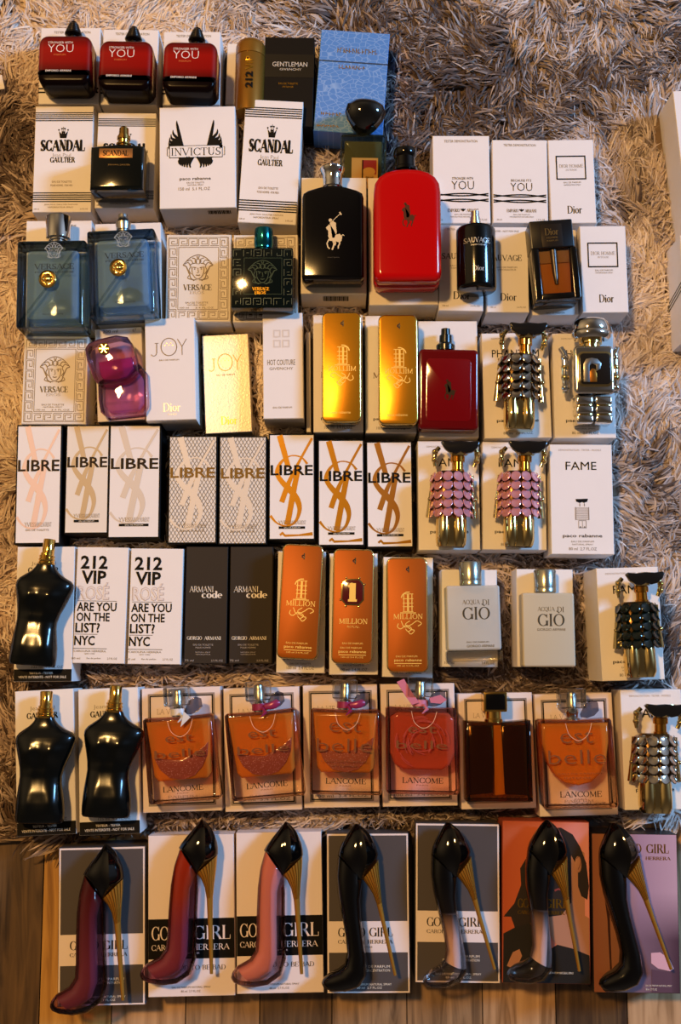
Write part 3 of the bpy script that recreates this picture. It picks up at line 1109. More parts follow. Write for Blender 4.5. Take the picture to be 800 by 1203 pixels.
def pr_good(dark, lines=True):
    def f(g, z):            # template 0,0 - 103,190 (light pattern) / (dark pattern)
        if dark:
            g.rect(2.6, 2.8, 100.4, 105, z, GREYCARD)
            g.rect(2.6, 142, 100.4, 187.4, z, GREYCARD)
            zz = z + .0001
            g.text(serif('GOOD', .16, .04), 14, 48, 112.5, 123.5, zz, INK)
            g.text(serif('GIRL', .16, .04), 53, 82, 112.5, 123.5, zz, INK)
            g.text(serif('CAROLINA', .14, .05), 14, 47, 127, 131.5, zz, INK)
            g.text(serif('HERRERA', .14, .05), 51, 82, 127, 131.5, zz, INK)
            small(g, zz, INK, [('NEW YORK', 41, 57, 134.5, 136.5)])
            small(g, zz, CREAMINK, [('EAU DE PARFUM', 40, 78, 157, 160), ('SUPRA CONCENTRATION', 33, 78, 161.5, 164.5), ('EAU DE PARFUM NATURAL SPRAY', 25, 80, 178, 180.5), ('80 ml  2.7 FL.OZ', 37, 68, 182, 184.5)])
        else:
            g.rect(0.2, 99, 102.8, 146, z, BLACKCARD)
            zz = z + .0001
            g.text(serif('GOOD', .16, .04), 4, 45, 107.5, 124, zz, PINKCARD)
            g.text(serif('GIRL', .16, .04), 54, 98, 107.5, 124, zz, PINKCARD)
            g.text(serif('CAROLINA', .14, .05), 4, 46, 129, 136, zz, PINKCARD)
            g.text(serif('HERRERA', .14, .05), 53, 97, 129, 136, zz, PINKCARD)
            small(g, zz, PINKCARD, [('NEW YORK', 43, 61, 138.5, 140.6)])
            g.text(serif('SO GOOD TO BE BAD', .12, .05), 12, 92, 153.5, 159, zz, INK)
            small(g, zz, GREYINK, [('EAU DE PARFUM NATURAL SPRAY', 28, 74, 178, 180.2), ('80 ml  2.7 FL.OZ', 39, 62, 182.5, 185)])
    return f


# ------------------------------------------------------------------ the cartons, row by row
CB = 'white cartons with flasks lying on them'
Z = {}


GROUPS = {'swy': 'white cartons under the red flasks', 'scan': 'striped cartons with crown', 'swyA': 'cartons with wavy stripes', 'swyB': 'cartons with wavy stripes', 'dh': 'framed label cartons',
          'ver': 'cartons under the blue flasks', 'eros': 'cartons with greek key border', 'sau': 'cartons by the black cylinder', 'joy': 'cartons with thin gold lettering', 'mil': 'cartons under the gold bars',
          'fam': 'cartons of the figure flasks', 'lib': 'tall monogram cartons', 'jpg': 'cartons under the torso flasks', 'vip': 'slogan cartons', 'arm': 'dark brown cartons',
          'gio': 'cartons under the frosted flasks', 'lv': 'framed blush cartons', 'gg': 'cartons under the shoe flasks', 'edge': 'cartons cut by the border'}


def carton(key, *a, **k):
    k['group'] = GROUPS.get(key) or GROUPS.get(key.rstrip('0123456789'))
    b = Carton(*a, **k)
    Z[key] = b.z1
    return b


# first row
for i, (cs, lab) in enumerate(((((47, 32), (118, 33), (117, 123), (45, 122)), 'white carton under the first red flask, in the upper left corner of the layout'),
                               (((119.5, 34), (188, 35), (183, 124), (119, 123)), 'white carton under the middle one of the three red flasks'),
                               (((192, 37), (259, 37), (259, 124), (190, 123)), 'white carton under the red flask beside the gold can'))):
    def pr(g, z):
        small(g, z, GREYINK, [('TESTER DEMONSTRATION', 62, 106, 36, 38.8)])
        g.rect(45.5, 103, 117.5, 104.8, z, INK)
        g.rect(45.5, 107.5, 117.5, 109.3, z, INK)
    carton('swy%d' % i, lab, cs, .05, WHITE, group=None, trect=(46, 32, 118, 122), pr=pr)
carton('can', 'narrow white carton under the gold can', ((265, 52), (304, 50), (304, 127), (266, 120)), .028, CREAM)


def pr(g, z):
    g.rect(310, 64, 369, 91, z, pbr('black_gloss_band', '0c0a08', .35, spec=.3))
    g.text(sans('GENTLEMAN', .004), 319, 361, 73, 78.5, z + .0001, SILVERINK)
    g.text(sans('GIVENCHY'), 328, 354, 80.5, 83, z + .0001, SILVERINK)
    small(g, z, GOLDINK, [('EAU DE TOILETTE', 327, 350, 97.5, 99.6), ('INTENSE', 332, 345, 101.4, 103.2)])


carton('gent', 'black carton with silver lettering, between the gold can and the blue carton', ((311, 42), (371, 45), (367, 148), (308, 150)), .05, BLACKCARD, pr=pr)


def pr(g, z):
    seam = pbr('lid_seam', '16324f', .6)
    g.rect(372, 72.5, 455, 74, z, seam)
    g.text(serif('BRIGHT CRYSTAL'[:6], .1, .05), 394, 414, 57, 63, z, GOLDINK)
    g.text(serif('NOTE', .1, .05), 418, 440, 57, 63, z, GOLDINK)
    small(g, z, GOLDINK, [('EAU DE PARFUM', 396, 430, 77, 81), ('75 ml  2.5 FL.OZ', 380, 412, 148, 151)])


def pr(g, z):
    seam = pbr('lid_seam', '16324f', .6)
    g.rect(372, 72.5, 455, 74, z, seam)
    # worn, unreadable gold lettering
    rr = random.Random(3)
    for x0, x1, ya, yb in ((394, 440, 56.5, 62.5), (397, 428, 77, 81.5), (380, 404, 134, 138), (376, 402, 149, 152)):
        x = x0
        while x < x1:
            w = rr.uniform(1.2, 3.4)
            g.stroke([(x, rr.uniform(ya, yb)), (x + w, rr.uniform(ya, yb))], .7, z, GOLDINK)
            g.stroke([(x, ya), (x, yb)], .6, z, GOLDINK)
            x += w + rr.uniform(.6, 1.8)


carton('blue', 'blue reptile textured carton, the only blue one', ((376, 33.5), (457.5, 40), (451, 160), (368.5, 153)), .045, croc(), trect=(372, 36, 455, 157), pr=pr)

# second row
carton('scan0', 'white carton with black crown and stripes, left of the dark square flask', ((40.6, 124), (109, 125), (109, 250), (38, 249)), .05, WHITE, trect=(39, 124, 109, 249), pr=pr_scandal)
carton('scan1', 'white carton with black stripes under the dark square flask', ((113.5, 132), (184, 133), (181, 246), (112, 244)), .05, WHITE, trect=(39, 124, 109, 249), pr=pr_scandal)
carton('inv', 'large white carton with black wings emblem', ((186, 124.5), (274.5, 126), (280, 244), (187.5, 245.5)), .065, WHITE, trect=(186, 124, 278, 244), pr=pr_invictus, bottom=pbr('grey_flap', 'c3bcb6', .5))
carton('scan2', 'white carton with black crown and stripes, right of the winged carton', ((286, 115.5), (355, 120), (350, 266), (281, 260)), .062, WHITE, trect=(39, 124, 109, 249), pr=pr_scandal)
for key, cs, lab in (('pb', ((353, 208), (430, 209), (432, 346), (353.5, 345)), 'cream carton under the tall black flask with silver rider'),
                     ('pr', ((431.5, 209), (513, 208), (515, 358), (433.5, 359)), 'cream carton under the big red flask')):
    def pr(g, z, cs=cs):
        k = .058
        x0 = cs[3][0] + 26
        y1 = (cs[2][1] + cs[3][1]) / 2 + .3
        for i in range(18):
            g.raw([(x0 + i * 1.7, y1, k * .55), (x0 + .9 + i * 1.7 + (i % 3) * .25, y1, k * .55), (x0 + .9 + i * 1.7 + (i % 3) * .25, y1, k * .85), (x0 + i * 1.7, y1, k * .85)], [(0, 1, 2, 3)], INK)
    carton(key, lab, cs, .058, CREAM, pr=pr if key == 'pb' else None)
carton('swyA', 'white carton with wavy black stripes, at the left end of its row of three', ((507.5, 158.5), (574.5, 160), (577.5, 262), (508.5, 263)), .05, WHITE, trect=(507, 159, 575, 262), pr=pr_swy('YOU', 'STRONGER WITH', 507, 159, 529, 556))
carton('swyB', 'white carton with wavy black stripes, beside the framed black label carton', ((577, 163.5), (642.5, 165), (645, 262.5), (579, 262)), .05, WHITE, trect=(507, 159, 575, 262), pr=pr_swy('YOU', "BECAUSE IT'S", 507, 159, 529, 556))
carton('dh0', 'white carton with black square frame, in the upper row at the right', ((644, 164.5), (696.5, 163.5), (702, 262), (646, 263)), .05, WHITE, trect=(644, 164, 699, 263), pr=pr_dior_homme)

# third row
carton('ver0', 'white carton under the left blue square flask', ((30, 259), (108, 259), (106, 384), (27, 384)), .048, WHITE, pr=lambda g, z: small(g, z, INK, [('200 ml', 80, 88, 263.5, 266), ('6.7 FL.OZ', 60, 72, 263.5, 266)]))


def pr(g, z):
    g.text(sans('DEMONSTRATION', .01), 122, 178, 346, 352, z, INK)
    g.text(sans('TESTER', .01), 130, 158, 354, 359, z, INK)


carton('ver1', 'white carton under the right blue square flask', ((110, 262), (188, 262), (192, 376), (112, 377)), .048, WHITE, pr=pr)
carton('eros1', 'white carton with greek key border, left of the dark green flask', ((194.5, 275), (271, 276), (272, 379), (194.5, 378)), .05, CREAM, trect=(26, 394, 104, 499), pr=pr_eros)
carton('eros2', 'white carton with greek key border under the dark green flask', ((273, 275.5), (350.5, 276), (350, 379), (274, 379)), .05, CREAM, trect=(26, 394, 104, 499), pr=pr_eros)
carton('sau0', 'white carton under the black cylinder flask', ((516, 264), (567.5, 265), (569, 366), (514.5, 365)), .058, WHITE, trect=(569, 264, 621, 367), pr=pr_sauvage)
carton('sau1', 'white carton with plain lettering, between the black cylinder and the amber flask', ((570, 266), (620, 267), (622.5, 367), (571.5, 367.5)), .058, WHITE, trect=(569, 264, 621, 367), pr=pr_sauvage)
carton('dhb', 'white carton under the amber flask with black frame', ((623, 270), (677.5, 270), (680, 370), (625, 371)), .048, WHITE, pr=lambda g, z: small(g, z, GREYINK, [('EAU DE PARFUM', 640, 662, 367, 369)]))
carton('dh1', 'white carton with black square frame, beside the amber flask', ((680.5, 265.5), (735, 265), (739, 367), (683.5, 368)), .055, WHITE, trect=(644, 164, 699, 263), pr=pr_dior_homme)

# fourth row
carton('eros0', 'white carton with greek key border at the left edge, left of the purple flask', ((28, 395), (104.5, 395), (101.5, 499), (24.5, 498)), .05, CREAM, trect=(26, 394, 104, 499), pr=pr_eros)
carton('bc', 'white carton under the purple flask', ((109, 386), (166, 385), (171.5, 493), (116, 496)), .045, WHITE, pr=lambda g, z: small(g, z, INK, [('200 ml', 122, 140, 387, 390.5), ('6.7', 158, 162, 387, 390.5), ('BRIGHT CRYSTAL', 124, 164, 472, 476), ('90 ml  3.0 FL.OZ', 132, 160, 485, 487)]))
carton('joy0', 'plain white carton with thin gold lettering, tall, left of the golden shining carton', ((167, 373.5), (228, 374), (232, 493), (173.5, 494.5)), .06, WHITE, trect=(169, 374, 229.5, 494), pr=pr_joy(False))
PEARL = pbr('pearl_gold_card', 'ecdcc0', .3, .12, bump=.15, bscale=420)
carton('joy1', 'pearly golden carton shining at its edge', ((236, 394), (291, 392), (297.5, 507.5), (242, 509.5)), .032, PEARL, trect=(169, 374, 229.5, 494), pr=pr_joy(True))


def pr(g, z):
    gk = pbr('blind_print', 'cfc8c5', .45)
    for x, y in ((321, 387), (332, 387), (321, 399), (332, 399)):
        g.frame(x, y, x + 9, y + 9, 1.6, z, gk)
    g.text(sans('HOT COUTURE', .004), 313.5, 347.5, 422.5, 429, z, GREYINK)
    g.text(sans('GIVENCHY'), 316, 345, 431.5, 434.6, z, GREYINK)
    small(g, z, GREYINK, [('EAU DE PARFUM', 320, 343, 478, 480)])


carton('hc', 'narrow white carton with grey lettering, between the golden carton and the gold bars', ((306.5, 367.5), (355, 367.5), (358, 492), (310, 492)), .055, WHITE, trect=(308, 367, 357, 492), pr=pr)
carton('slim', 'slim cream carton edge tucked beside the narrow white carton', ((358.5, 390), (364.5, 390), (366, 508), (360, 508)), .03, CREAM)
carton('mil0', 'white carton under the left one of the two mirrored gold bars', ((366.5, 369.5), (425.5, 370), (428, 508), (368.5, 508)), .048, WHITE, trect=(367, 369, 427, 507), pr=pr_million)
carton('mil1', 'white carton under the gold bar beside the dark red flask', ((427.5, 370.5), (488, 371), (490, 509), (430, 509)), .048, WHITE, trect=(367, 369, 427, 507), pr=pr_million)
carton('pre', 'white carton under the dark red glass flask', ((491, 377), (561, 377), (563, 514), (492, 514)), .045, WHITE)
carton('fam0', 'white carton under the silver scaled figure flask, behind the pink scaled row', ((564.5, 391.5), (645, 390.5), (648, 514), (569.5, 516)), .05, WHITE, trect=(645, 522, 720, 651), pr=pr_fame('PHANTOM'))
carton('pha', 'white carton under the chrome robot flask', ((648.5, 391.5), (721.5, 391.5), (723.5, 514), (651, 516)), .05, WHITE, trect=(645, 522, 720, 651), pr=pr_fame('PHANTOM'))

# fifth row: eight tall cartons with the big monogram, then figures
ROSEM = pbr('rose_monogram', 'e3bfae', .45)
TAUPEM = pbr('taupe_monogram', 'c9bdb2', .45)
BEIGEM = pbr('beige_monogram', 'b79c78', .45)
SILVERM = pbr('silver_monogram', 'cbc3ba', .5, .15)
GOLDM = pbr('gold_monogram', '9c6c14', .35, .55, spec=.2)
BRONZEM = pbr('bronze_monogram', '8a5c1a', .4, .6)
TXD = pbr('dark_bronze_letters', '2a1d10', .6, spec=.15)
GOLDT = pbr('gold_letters', '6e521e', .5, .25, spec=.2)
LIB = [
    (((20.5, 500.5), (71.5, 500.5), (70, 638), (19, 638)), pr_libre(ROSEM, TXD, bar=False), 'white carton with pale rose monogram, first of the tall monogram cartons', WHITE),
    (((79, 501), (127.5, 500.5), (126, 626), (76.5, 625.5)), pr_libre(BEIGEM, TXD), 'beige shaded carton with taupe monogram, second of the tall monogram cartons', CREAM),
    (((129.5, 500.5), (188, 500.5), (186.5, 631), (127.5, 631)), pr_libre(TAUPEM, TXD), 'wider white carton with grey monogram, third of the tall monogram cartons', WHITE),
    (((199.5, 513.5), (254.5, 513.5), (253, 637), (198, 637.5)), pr_libre(SILVERM, GOLDT, True, False), 'lattice patterned carton with silver monogram, next to the wider white one', CREAM),
    (((258.5, 514), (312.5, 514), (312, 638), (258, 638.5)), pr_libre(SILVERM, GOLDT, True, False), 'lattice patterned carton with silver monogram, next to the gold monograms', CREAM),
    (((317, 511.5), (368.5, 511), (369, 633), (316.5, 633)), pr_libre(GOLDM, INK, foot=GOLDM), 'white carton with shiny gold monogram, first of three gold monogram cartons', WHITE),
    (((374.5, 518), (426, 518), (427.5, 640), (374.5, 640)), pr_libre(GOLDM, INK, foot=GOLDM), 'white carton with shiny gold monogram, middle of three gold monogram cartons', WHITE),
    (((431, 520), (482, 520), (485.5, 642), (432, 642)), pr_libre(BRONZEM, INK, foot=GOLDM), 'white carton with bronze monogram, nearest to the pink scaled flasks', WHITE),
]
for i, (cs, f, lab, fc) in enumerate(LIB):
    def pr(g, z, f=f, fc=fc):
        g.rect(-.2, -.2, 52.2, 122.2, z, fc)
        f(g, z + .0001)
    # black carton whose white front stops short of the edges
    xs = 2.0
    cs2 = ((cs[0][0] - xs, cs[0][1] - xs), (cs[1][0] + xs, cs[1][1] - xs), (cs[2][0] + xs, cs[2][1] + xs), (cs[3][0] - xs, cs[3][1] + xs))
    carton('lib%d' % i, lab, cs2, .045, BLACKCARD, trect=(-2, -2, 54, 124), pr=pr)
carton('fam1', 'white carton under the left pink scaled figure flask', ((491, 518.5), (563, 517.5), (564.5, 646), (490.5, 647)), .05, WHITE, trect=(645, 522, 720, 651), pr=pr_fame('FAME'))
carton('fam2', 'white carton under the right pink scaled figure flask', ((566.5, 518.5), (641, 520), (643, 646), (566.5, 646.5)), .05, WHITE, trect=(645, 522, 720, 651), pr=pr_fame('FAME'))
carton('fam3', 'white carton with small drawing of a figure flask, nothing on it', ((645, 521.5), (719.5, 522.5), (722, 651), (647, 652)), .058, WHITE, trect=(645, 522, 720, 651), pr=pr_fame_figure)

# sixth row
carton('jpg0', 'white carton under the black torso flask, left of the rose slogan carton', ((19.5, 642), (88, 642), (85.5, 801), (15.5, 801)), .05, WHITE, trect=(18, 810, 89, 982), pr=pr_jpg)
carton('vip0', 'white carton with bold black slogan, beside the black torso flask', ((90.5, 642), (151.5, 643.5), (147, 780), (84.5, 779.5)), .05, WHITE, trect=(87, 642, 150, 780), pr=pr_vip)
carton('vip1', 'white carton with bold black slogan, beside the dark brown cartons', ((154, 644), (216, 644.5), (212.5, 781), (148.5, 780.5)), .05, WHITE, trect=(87, 642, 150, 780), pr=pr_vip)
carton('arm0', 'dark brown carton with white lettering, next to the slogan carton', ((219, 642), (269, 642), (266, 780), (215, 780)), .045, ARMCARD, trect=(217.5, 642, 268, 780), pr=pr_armani)
carton('arm1', 'dark brown carton with white lettering, next to the orange bars', ((270.5, 642), (321, 642), (320, 780), (268, 780)), .045, ARMCARD, trect=(217.5, 642, 268, 780), pr=pr_armani)
carton('mil2', 'white carton under the first orange bar, tilted bar beside the dark cartons', ((326.5, 647), (383, 648), (382, 791), (323.5, 791)), .045, WHITE, trect=(367, 369, 427, 507), pr=pr_million)
carton('mil3', 'white carton under the orange bar with dark red badge', ((387, 650), (443.5, 650), (445, 793), (385.5, 793)), .045, WHITE, trect=(367, 369, 427, 507), pr=pr_million)
carton('mil4', 'white carton under the third orange bar', ((451, 654), (509, 655), (509, 796), (447.5, 796)), .045, WHITE, trect=(367, 369, 427, 507), pr=pr_million)
for key, cs, lab in (('gio0', ((519.5, 669), (584, 669), (585.5, 784), (517.6, 784)), 'white carton under the frosted flask beside the orange bars'),
                     ('gio1', ((607, 668.5), (673, 668.5), (675.5, 784), (606, 784)), 'white carton under the frosted flask left of the dark green figure')):
    carton(key, lab, cs, .05, WHITE, trect=(517, 669, 586, 784), pr=lambda g, z: small(g, z, GREYINK, [('100 ml', 520, 532, 777.5, 780.5), ('3.4 FL.OZ', 566, 582, 777.5, 780.5)]))
carton('fam4', 'deep white carton under the dark green scaled figure flask', ((698.5, 667), (772, 666), (783, 799), (708, 800)), .075, WHITE, trect=(645, 522, 720, 651), pr=pr_fame('FAME'))

# seventh row
carton('jpg1', 'white carton under the black torso flask in the lower left corner of the rug', ((15.5, 811), (86, 810), (91, 979), (20.5, 984)), .05, WHITE, trect=(18, 810, 89, 982), pr=pr_jpg)
carton('jpg2', 'white carton under the black torso flask next to the glittering orange flask', ((91.5, 809.5), (163, 807.5), (165, 978.5), (92.5, 983)), .05, WHITE, trect=(18, 810, 89, 982), pr=pr_jpg)
LV = [('lv0', ((166, 809), (260, 806), (261, 952), (167, 956)), 'framed blush carton under the first orange flask with silver ribbon'),
      ('lv1', ((263, 809), (353, 806), (354.5, 950), (263, 956)), 'framed blush carton under the glittering orange flask with magenta ribbon'),
      ('lv2', ((355, 805.5), (443.5, 803.5), (446.5, 948.5), (357, 949.5)), 'framed blush carton under the clear orange flask with magenta ribbon'),
      ('lv3', ((446, 803.5), (533.5, 802.5), (539, 947), (449.5, 948)), 'framed blush carton under the rose red flask'),
      ('lv4', ((537, 814), (624, 814), (632, 950), (542.5, 951)), 'framed blush carton under the dark amber flask with square black cap'),
      ('lv5', ((626, 815), (719, 814), (727, 957.5), (635, 960)), 'framed blush carton under the orange flask at the right end')]
for key, cs, lab in LV:
    carton(key, lab, cs, .04, PINKCARD, trect=(166, 808, 260, 954), pr=pr_lancome)
carton('fam5', 'white carton under the silver scaled figure flask in the lower right corner of the rug', ((727.5, 811), (802, 809), (806, 951), (734, 952.5)), .05, WHITE, trect=(645, 522, 720, 651), pr=pr_fame('FAME'))

# bottom row: seven cartons on the wooden floor
T_ = (0, 0, 103, 190)
carton('gg0', 'grey and white carton under the plum shoe flask', ((68.5, 996), (171, 993.5), (171.5, 1181), (67, 1183)), .05, PINKCARD, side=pbr('grey_side', '4b4647', .45), trect=T_, pr=pr_good(True), z0=ZF)
carton('gg1', 'white carton with black band under the berry red shoe flask', ((174, 983), (276, 978.5), (276, 1170), (173, 1172)), .05, PINKCARD, trect=T_, pr=pr_good(False), z0=ZF)
carton('gg2', 'white carton with black band under the pink shoe flask', ((277, 979.5), (379, 975.5), (380, 1166.5), (277.5, 1168)), .05, PINKCARD, trect=T_, pr=pr_good(False), z0=ZF)
carton('gg3', 'grey and white carton under the all black shoe flask in the middle', ((384, 979), (480, 978), (483, 1167), (382.5, 1168)), .05, PINKCARD, side=pbr('grey_side', '4b4647', .45), trect=T_, pr=pr_good(True), z0=ZF)
carton('gg4', 'grey and white carton under the first half clear shoe flask', ((487.5, 966), (588, 968), (587.5, 1155), (487, 1155.5)), .05, PINKCARD, side=pbr('grey_side', '4b4647', .45), trect=T_, pr=pr_good(True), z0=ZF)


def pr(g, z):               # template 590,963 - 694,1156 : a woman in black before a coral wall
    skin, hair, black = pbr('print_skin', 'b07a5c', .45), pbr('print_hair', '231712', .45), pbr('print_black', '17120f', .45)
    g.poly([(634, 1000), (668, 985), (688, 1000), (688, 1075), (693, 1078), (693, 1125), (655, 1112), (640, 1090), (640, 1030)], z, skin)
    g.poly([(646, 971), (660, 970), (674, 978), (683, 993), (690, 1012), (693, 1040), (691, 1056), (684, 1052), (680, 1040), (680, 1018), (672, 1003), (672, 1060), (660, 1075), (640, 1078), (618, 1088), (607, 1098), (600, 1078), (591, 1078), (604, 1062), (612, 1040), (611, 1020), (618, 1008), (626, 988)], z + .0001, hair)
    g.ball(680.5, 1014, z, 4.2, 10, .0006, skin, 14, 8)
    g.curve([(678, 1007), (681.5, 1004.5), (683.5, 1011), (680, 1020)], .8, z + .001, pbr('print_ear_line', '7d4d36', .5))
    g.curve([(652, 1046), (657, 1044), (662, 1046)], 2.2, z + .0002, pbr('print_lip', '8c3a34', .4))
    g.poly([(591, 1098), (606, 1090), (622, 1085), (634, 1098), (640, 1120), (655, 1110), (672, 1114), (693, 1122), (693.6, 1155.5), (590.5, 1155.5)], z + .00015, black)
    g.poly([(595, 1136), (602, 1120), (610, 1116), (613, 1124), (608, 1135), (600, 1138)], z + .0003, skin)
    for k in range(4):
        g.stroke([(604 + 2.2 * k, 1124), (597 + 1.8 * k, 1136 - k)], 1.5, z + .0004, skin)
    for w, x0, x1, y0, y1 in (('GOOD', 608, 634, 1056, 1067), ('GIRL', 640, 668, 1056, 1067), ('CAROLINA', 608, 634, 1070, 1074.5), ('HERRERA', 640, 668, 1070, 1074.5)):
        g.text(serif(w, .16, .05), x0, x1, y0, y1, z + .0004, GOLDINK)
    small(g, z + .0004, CREAMINK, [('EAU DE PARFUM NATURAL SPRAY', 640, 674, 1142, 1144.5)])


carton('gg5', 'coral carton with printed dark haired woman, under a half clear shoe flask', ((590.5, 963.5), (693, 966), (694, 1156), (589, 1155.5)), .05, grad('coral_print', [(0, 'b5532a'), (.45, 'cf6a45'), (.8, 'df8878'), (1, 'e2968c')], 'X', .35, -.05, .05), side=pbr('coral_side', 'b5573f', .45), trect=(590, 963, 694, 1156), pr=pr, z0=ZF)


def pr(g, z):               # template 695,979 - 798,1167 : fading mauve with a printed shoe flask
    for w, x0, x1, y0, y1 in (('GOOD', 727, 755, 991, 1002), ('GIRL', 761, 788, 991, 1002), ('CAROLINA', 727, 754, 1006, 1010), ('HERRERA', 760, 790, 1006, 1010)):
        g.text(serif(w, .16, .05), x0, x1, y0, y1, z, DARKGOLD)
    pk = pbr('print_pink', 'dba9b6', .4)
    g.poly([(764, 1120), (775, 1119), (786, 1127), (791, 1138), (786, 1141), (772, 1138), (764, 1132)], z, pk)
    g.poly([(764, 1139), (788, 1143), (788, 1166), (764, 1166)], z, pbr('print_plum', '5d4252', .4))
    g.stroke([(710, 1035), (714, 1080), (716, 1145)], [6, 3, 2], z, pbr('print_dark_heel', '3a1d16', .35))
    g.poly([(697, 1140), (712, 1148), (718, 1166.5), (697, 1166.5)], z, pbr('print_copper', '8a5238', .4))
    small(g, z + .0001, CREAMINK, [('EAU DE PARFUM NATURAL SPRAY', 757, 788, 1157, 1159), ('80 ml  2.7 FL.OZ', 757, 770, 1161, 1163.5)])


carton('gg6', 'mauve and copper printed carton under the black shoe flask at the right end', ((695, 978.5), (796, 980), (799.5, 1167), (696, 1167)), .05, mauve_print('mauve_print'), side=pbr('dark_side', '2a211f', .4), trect=(695, 979, 798, 1167), pr=pr, z0=ZF)

# the two cartons cut by the right border
carton('edge0', 'white carton cut off by the picture border, the upper of two at the right', ((792, 108), (880, 100), (895, 262), (806, 270)), .06, WHITE, pr=lambda g, z: small(g, z, GREYINK, [('EAU DE PARFUM', 812, 850, 150, 153)]))


def pr(g, z):
    # three black cords of print that run round the side
    for k in (0, 4.5, 9):
        g.raw([(801 - .4, 340 + k, .004), (801 - .4, 341.5 + k, .004), (801 - .4, 331.5 + k, .0595), (801 - .4, 330 + k, .0595)], [(0, 1, 2, 3)], INK)
        g.rect(801, 330 + k, 889, 331.5 + k, z, INK)


carton('edge1', 'white carton with thin dark stripes cut off by the picture border, the lower of two', ((801, 277), (889, 275), (893, 398), (801, 402)), .06, WHITE, trect=(801, 276, 890, 400), pr=pr)

# ------------------------------------------------------------------ flasks
REDG = grad('deep_red_glass', [(0, '300403'), (.3, '8a0c06'), (.6, '960f07'), (.85, '5e0504'), (1, '260202')], 'Y', .08, .012, .064)  # glowing middle and darker ends of lit glass painted into the red
DARKBASE = pbr('near_black_glass', '0e0505', 0.22, 0, 0.0, .06)
WHITEINK = pbr('white_lettering', 'e9dfd8', 0.5)


def swy(label, anchor, z0, rot, k):
    f = Flask('perfume_bottle', label, (74.5, 98), anchor, z0, 42, k, rot, group='red glass flasks in the top row')
    g = f.g()
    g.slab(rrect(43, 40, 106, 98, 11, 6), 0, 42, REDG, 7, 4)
    z = 42.15
    g.text(sans('STRONGER WITH'), 55, 84, 49, 51.6, z, WHITEINK)
    g.text(sans('YOU', -.015), 55, 85, 52.5, 61.5, z, WHITEINK)
    g.text(sans('PARFUM'), 62, 76, 63.5, 65.5, z, pbr('orange_lettering', 'd0652a', .5))
    g.text(sans('EMPORIO ARMANI', .01), 53, 83, 82, 84.4, z, WHITEINK)
    f.b(g, 'body')
    g = f.g()
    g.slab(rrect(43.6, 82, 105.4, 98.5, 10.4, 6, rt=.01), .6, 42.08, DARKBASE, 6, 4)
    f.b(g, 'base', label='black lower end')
    g = f.g(20)
    prof = [(42, 6), (40, 10)]
    for i in range(6):
        y = 39 - i * 2.2
        prof += [(y, 10.4 - i * .9), (y - 1.1, 9.4 - i * .9)]
    prof += [(25, 4.0), (23, 1.2)]
    g.lathe(prof, 79, 20, pbr('dark_metal', '3a3634', .22, .9), 20)
    f.b(g, 'cap', smooth=25, label='ribbed dark metal cap')
    return f


swy('red glass flask with dark base and ribbed cap, first of three at the upper left', (74.5, 98), Z['swy0'], 0, 1)
swy('red glass flask with dark base and ribbed cap, middle of three in the top row', (145.5, 104), Z['swy1'], 1, 1)
swy('red glass flask with dark base and ribbed cap, beside the gold can', (221.5, 106), Z['swy2'], 1, 1.01)

# gold can
f = Flask('perfume_can', 'gold brown metal can with black number lettering, rounded top', (291, 127), (291, 127), Z['can'], 36, 1, 1, cat='perfume can')
GB = pbr('bronze_gold', '9c6c22', 0.25, 0.55)
g = f.g()
g.lathe([(127, 14), (126, 17.5), (60, 18), (59.5, 17.6)], 291, 18, GB, 32)
tx = sans('212', .02)
for tx, ya, yb, mt in ((sans('212', .04), 84, 103, INK), (sans('VIP', 0), 66, 82, GOLDINK)):
    V, F = tx
    o = []
    for u, v in V:
        x = 287 + 9 * (1 - v)
        dz = math.sqrt(max(0, 18.8 ** 2 - (x - 291) ** 2))
        o.append((x, yb + (ya - yb) * u, 18 + dz))
    g.raw(o, F, mt)
f.b(g, 'body')
g = f.g()
g.lathe([(59.2, 17.6), (58.8, 18), (48, 17.8), (43, 15.5), (40, 11), (38.8, 5), (38.6, 1)], 291, 18, GB, 32)
f.b(g, 'cap')

# squat bottle with a pebble cap, leaning on the blue carton
f = Flask('perfume_bottle', 'small clear bottle with black pebble cap leaning against the blue carton', (425, 214), (426, 214), 0.012, 36, 1.16, 1, pitch=24)
g = f.g()
g.slab(rrect(402, 157, 448, 214, 3, 4), 0, 36, glass('smoke_glass', 'dfe6dc', .55), 3, 3)
f.b(g, 'body')
g = f.g()
g.slab(rrect(406, 163, 444, 209, 2, 3), 4, 31, liquid('olive_perfume', 'c4bc92', '9a9266', .4), 2, 2)
f.b(g, 'perfume', label='olive coloured perfume inside')
g = f.g()
g.box(413.5, 178, 440, 206, 36.02, 36.5, pbr('label_paper', 'b98c40', .5, spec=.2))
g.rect(424, 180, 438.5, 193, 36.7, pbr('label_red', '8c1d12', .4))
g.disc(431, 190.5, 6.5, 36.75, pbr('label_paper', 'b98c40', .5, spec=.2), 14, 4)
g.rect(424, 180, 425.2, 205, 36.8, INK)
small(g, 36.85, INK, [('PRIVE', 428, 436, 195, 197), ('PARFUM', 417, 436, 200, 202)])
f.b(g, 'label', label='gold and red square label')
g = f.g()
g.sects([(419, 156.5, 431, 157, 8), (413, 151, 438, 152, 13), (407.5, 143, 444.5, 144, 15), (405.5, 136, 447, 136.5, 15), (408, 128.5, 444, 129.5, 13), (416, 124.5, 436, 125, 8), (423, 123.6, 429, 123.8, 2)], 19, pbr('pebble_black', '070707', .06, 0, .8), 28, .9)
f.b(g, 'cap', label='glossy black pebble shaped cap')

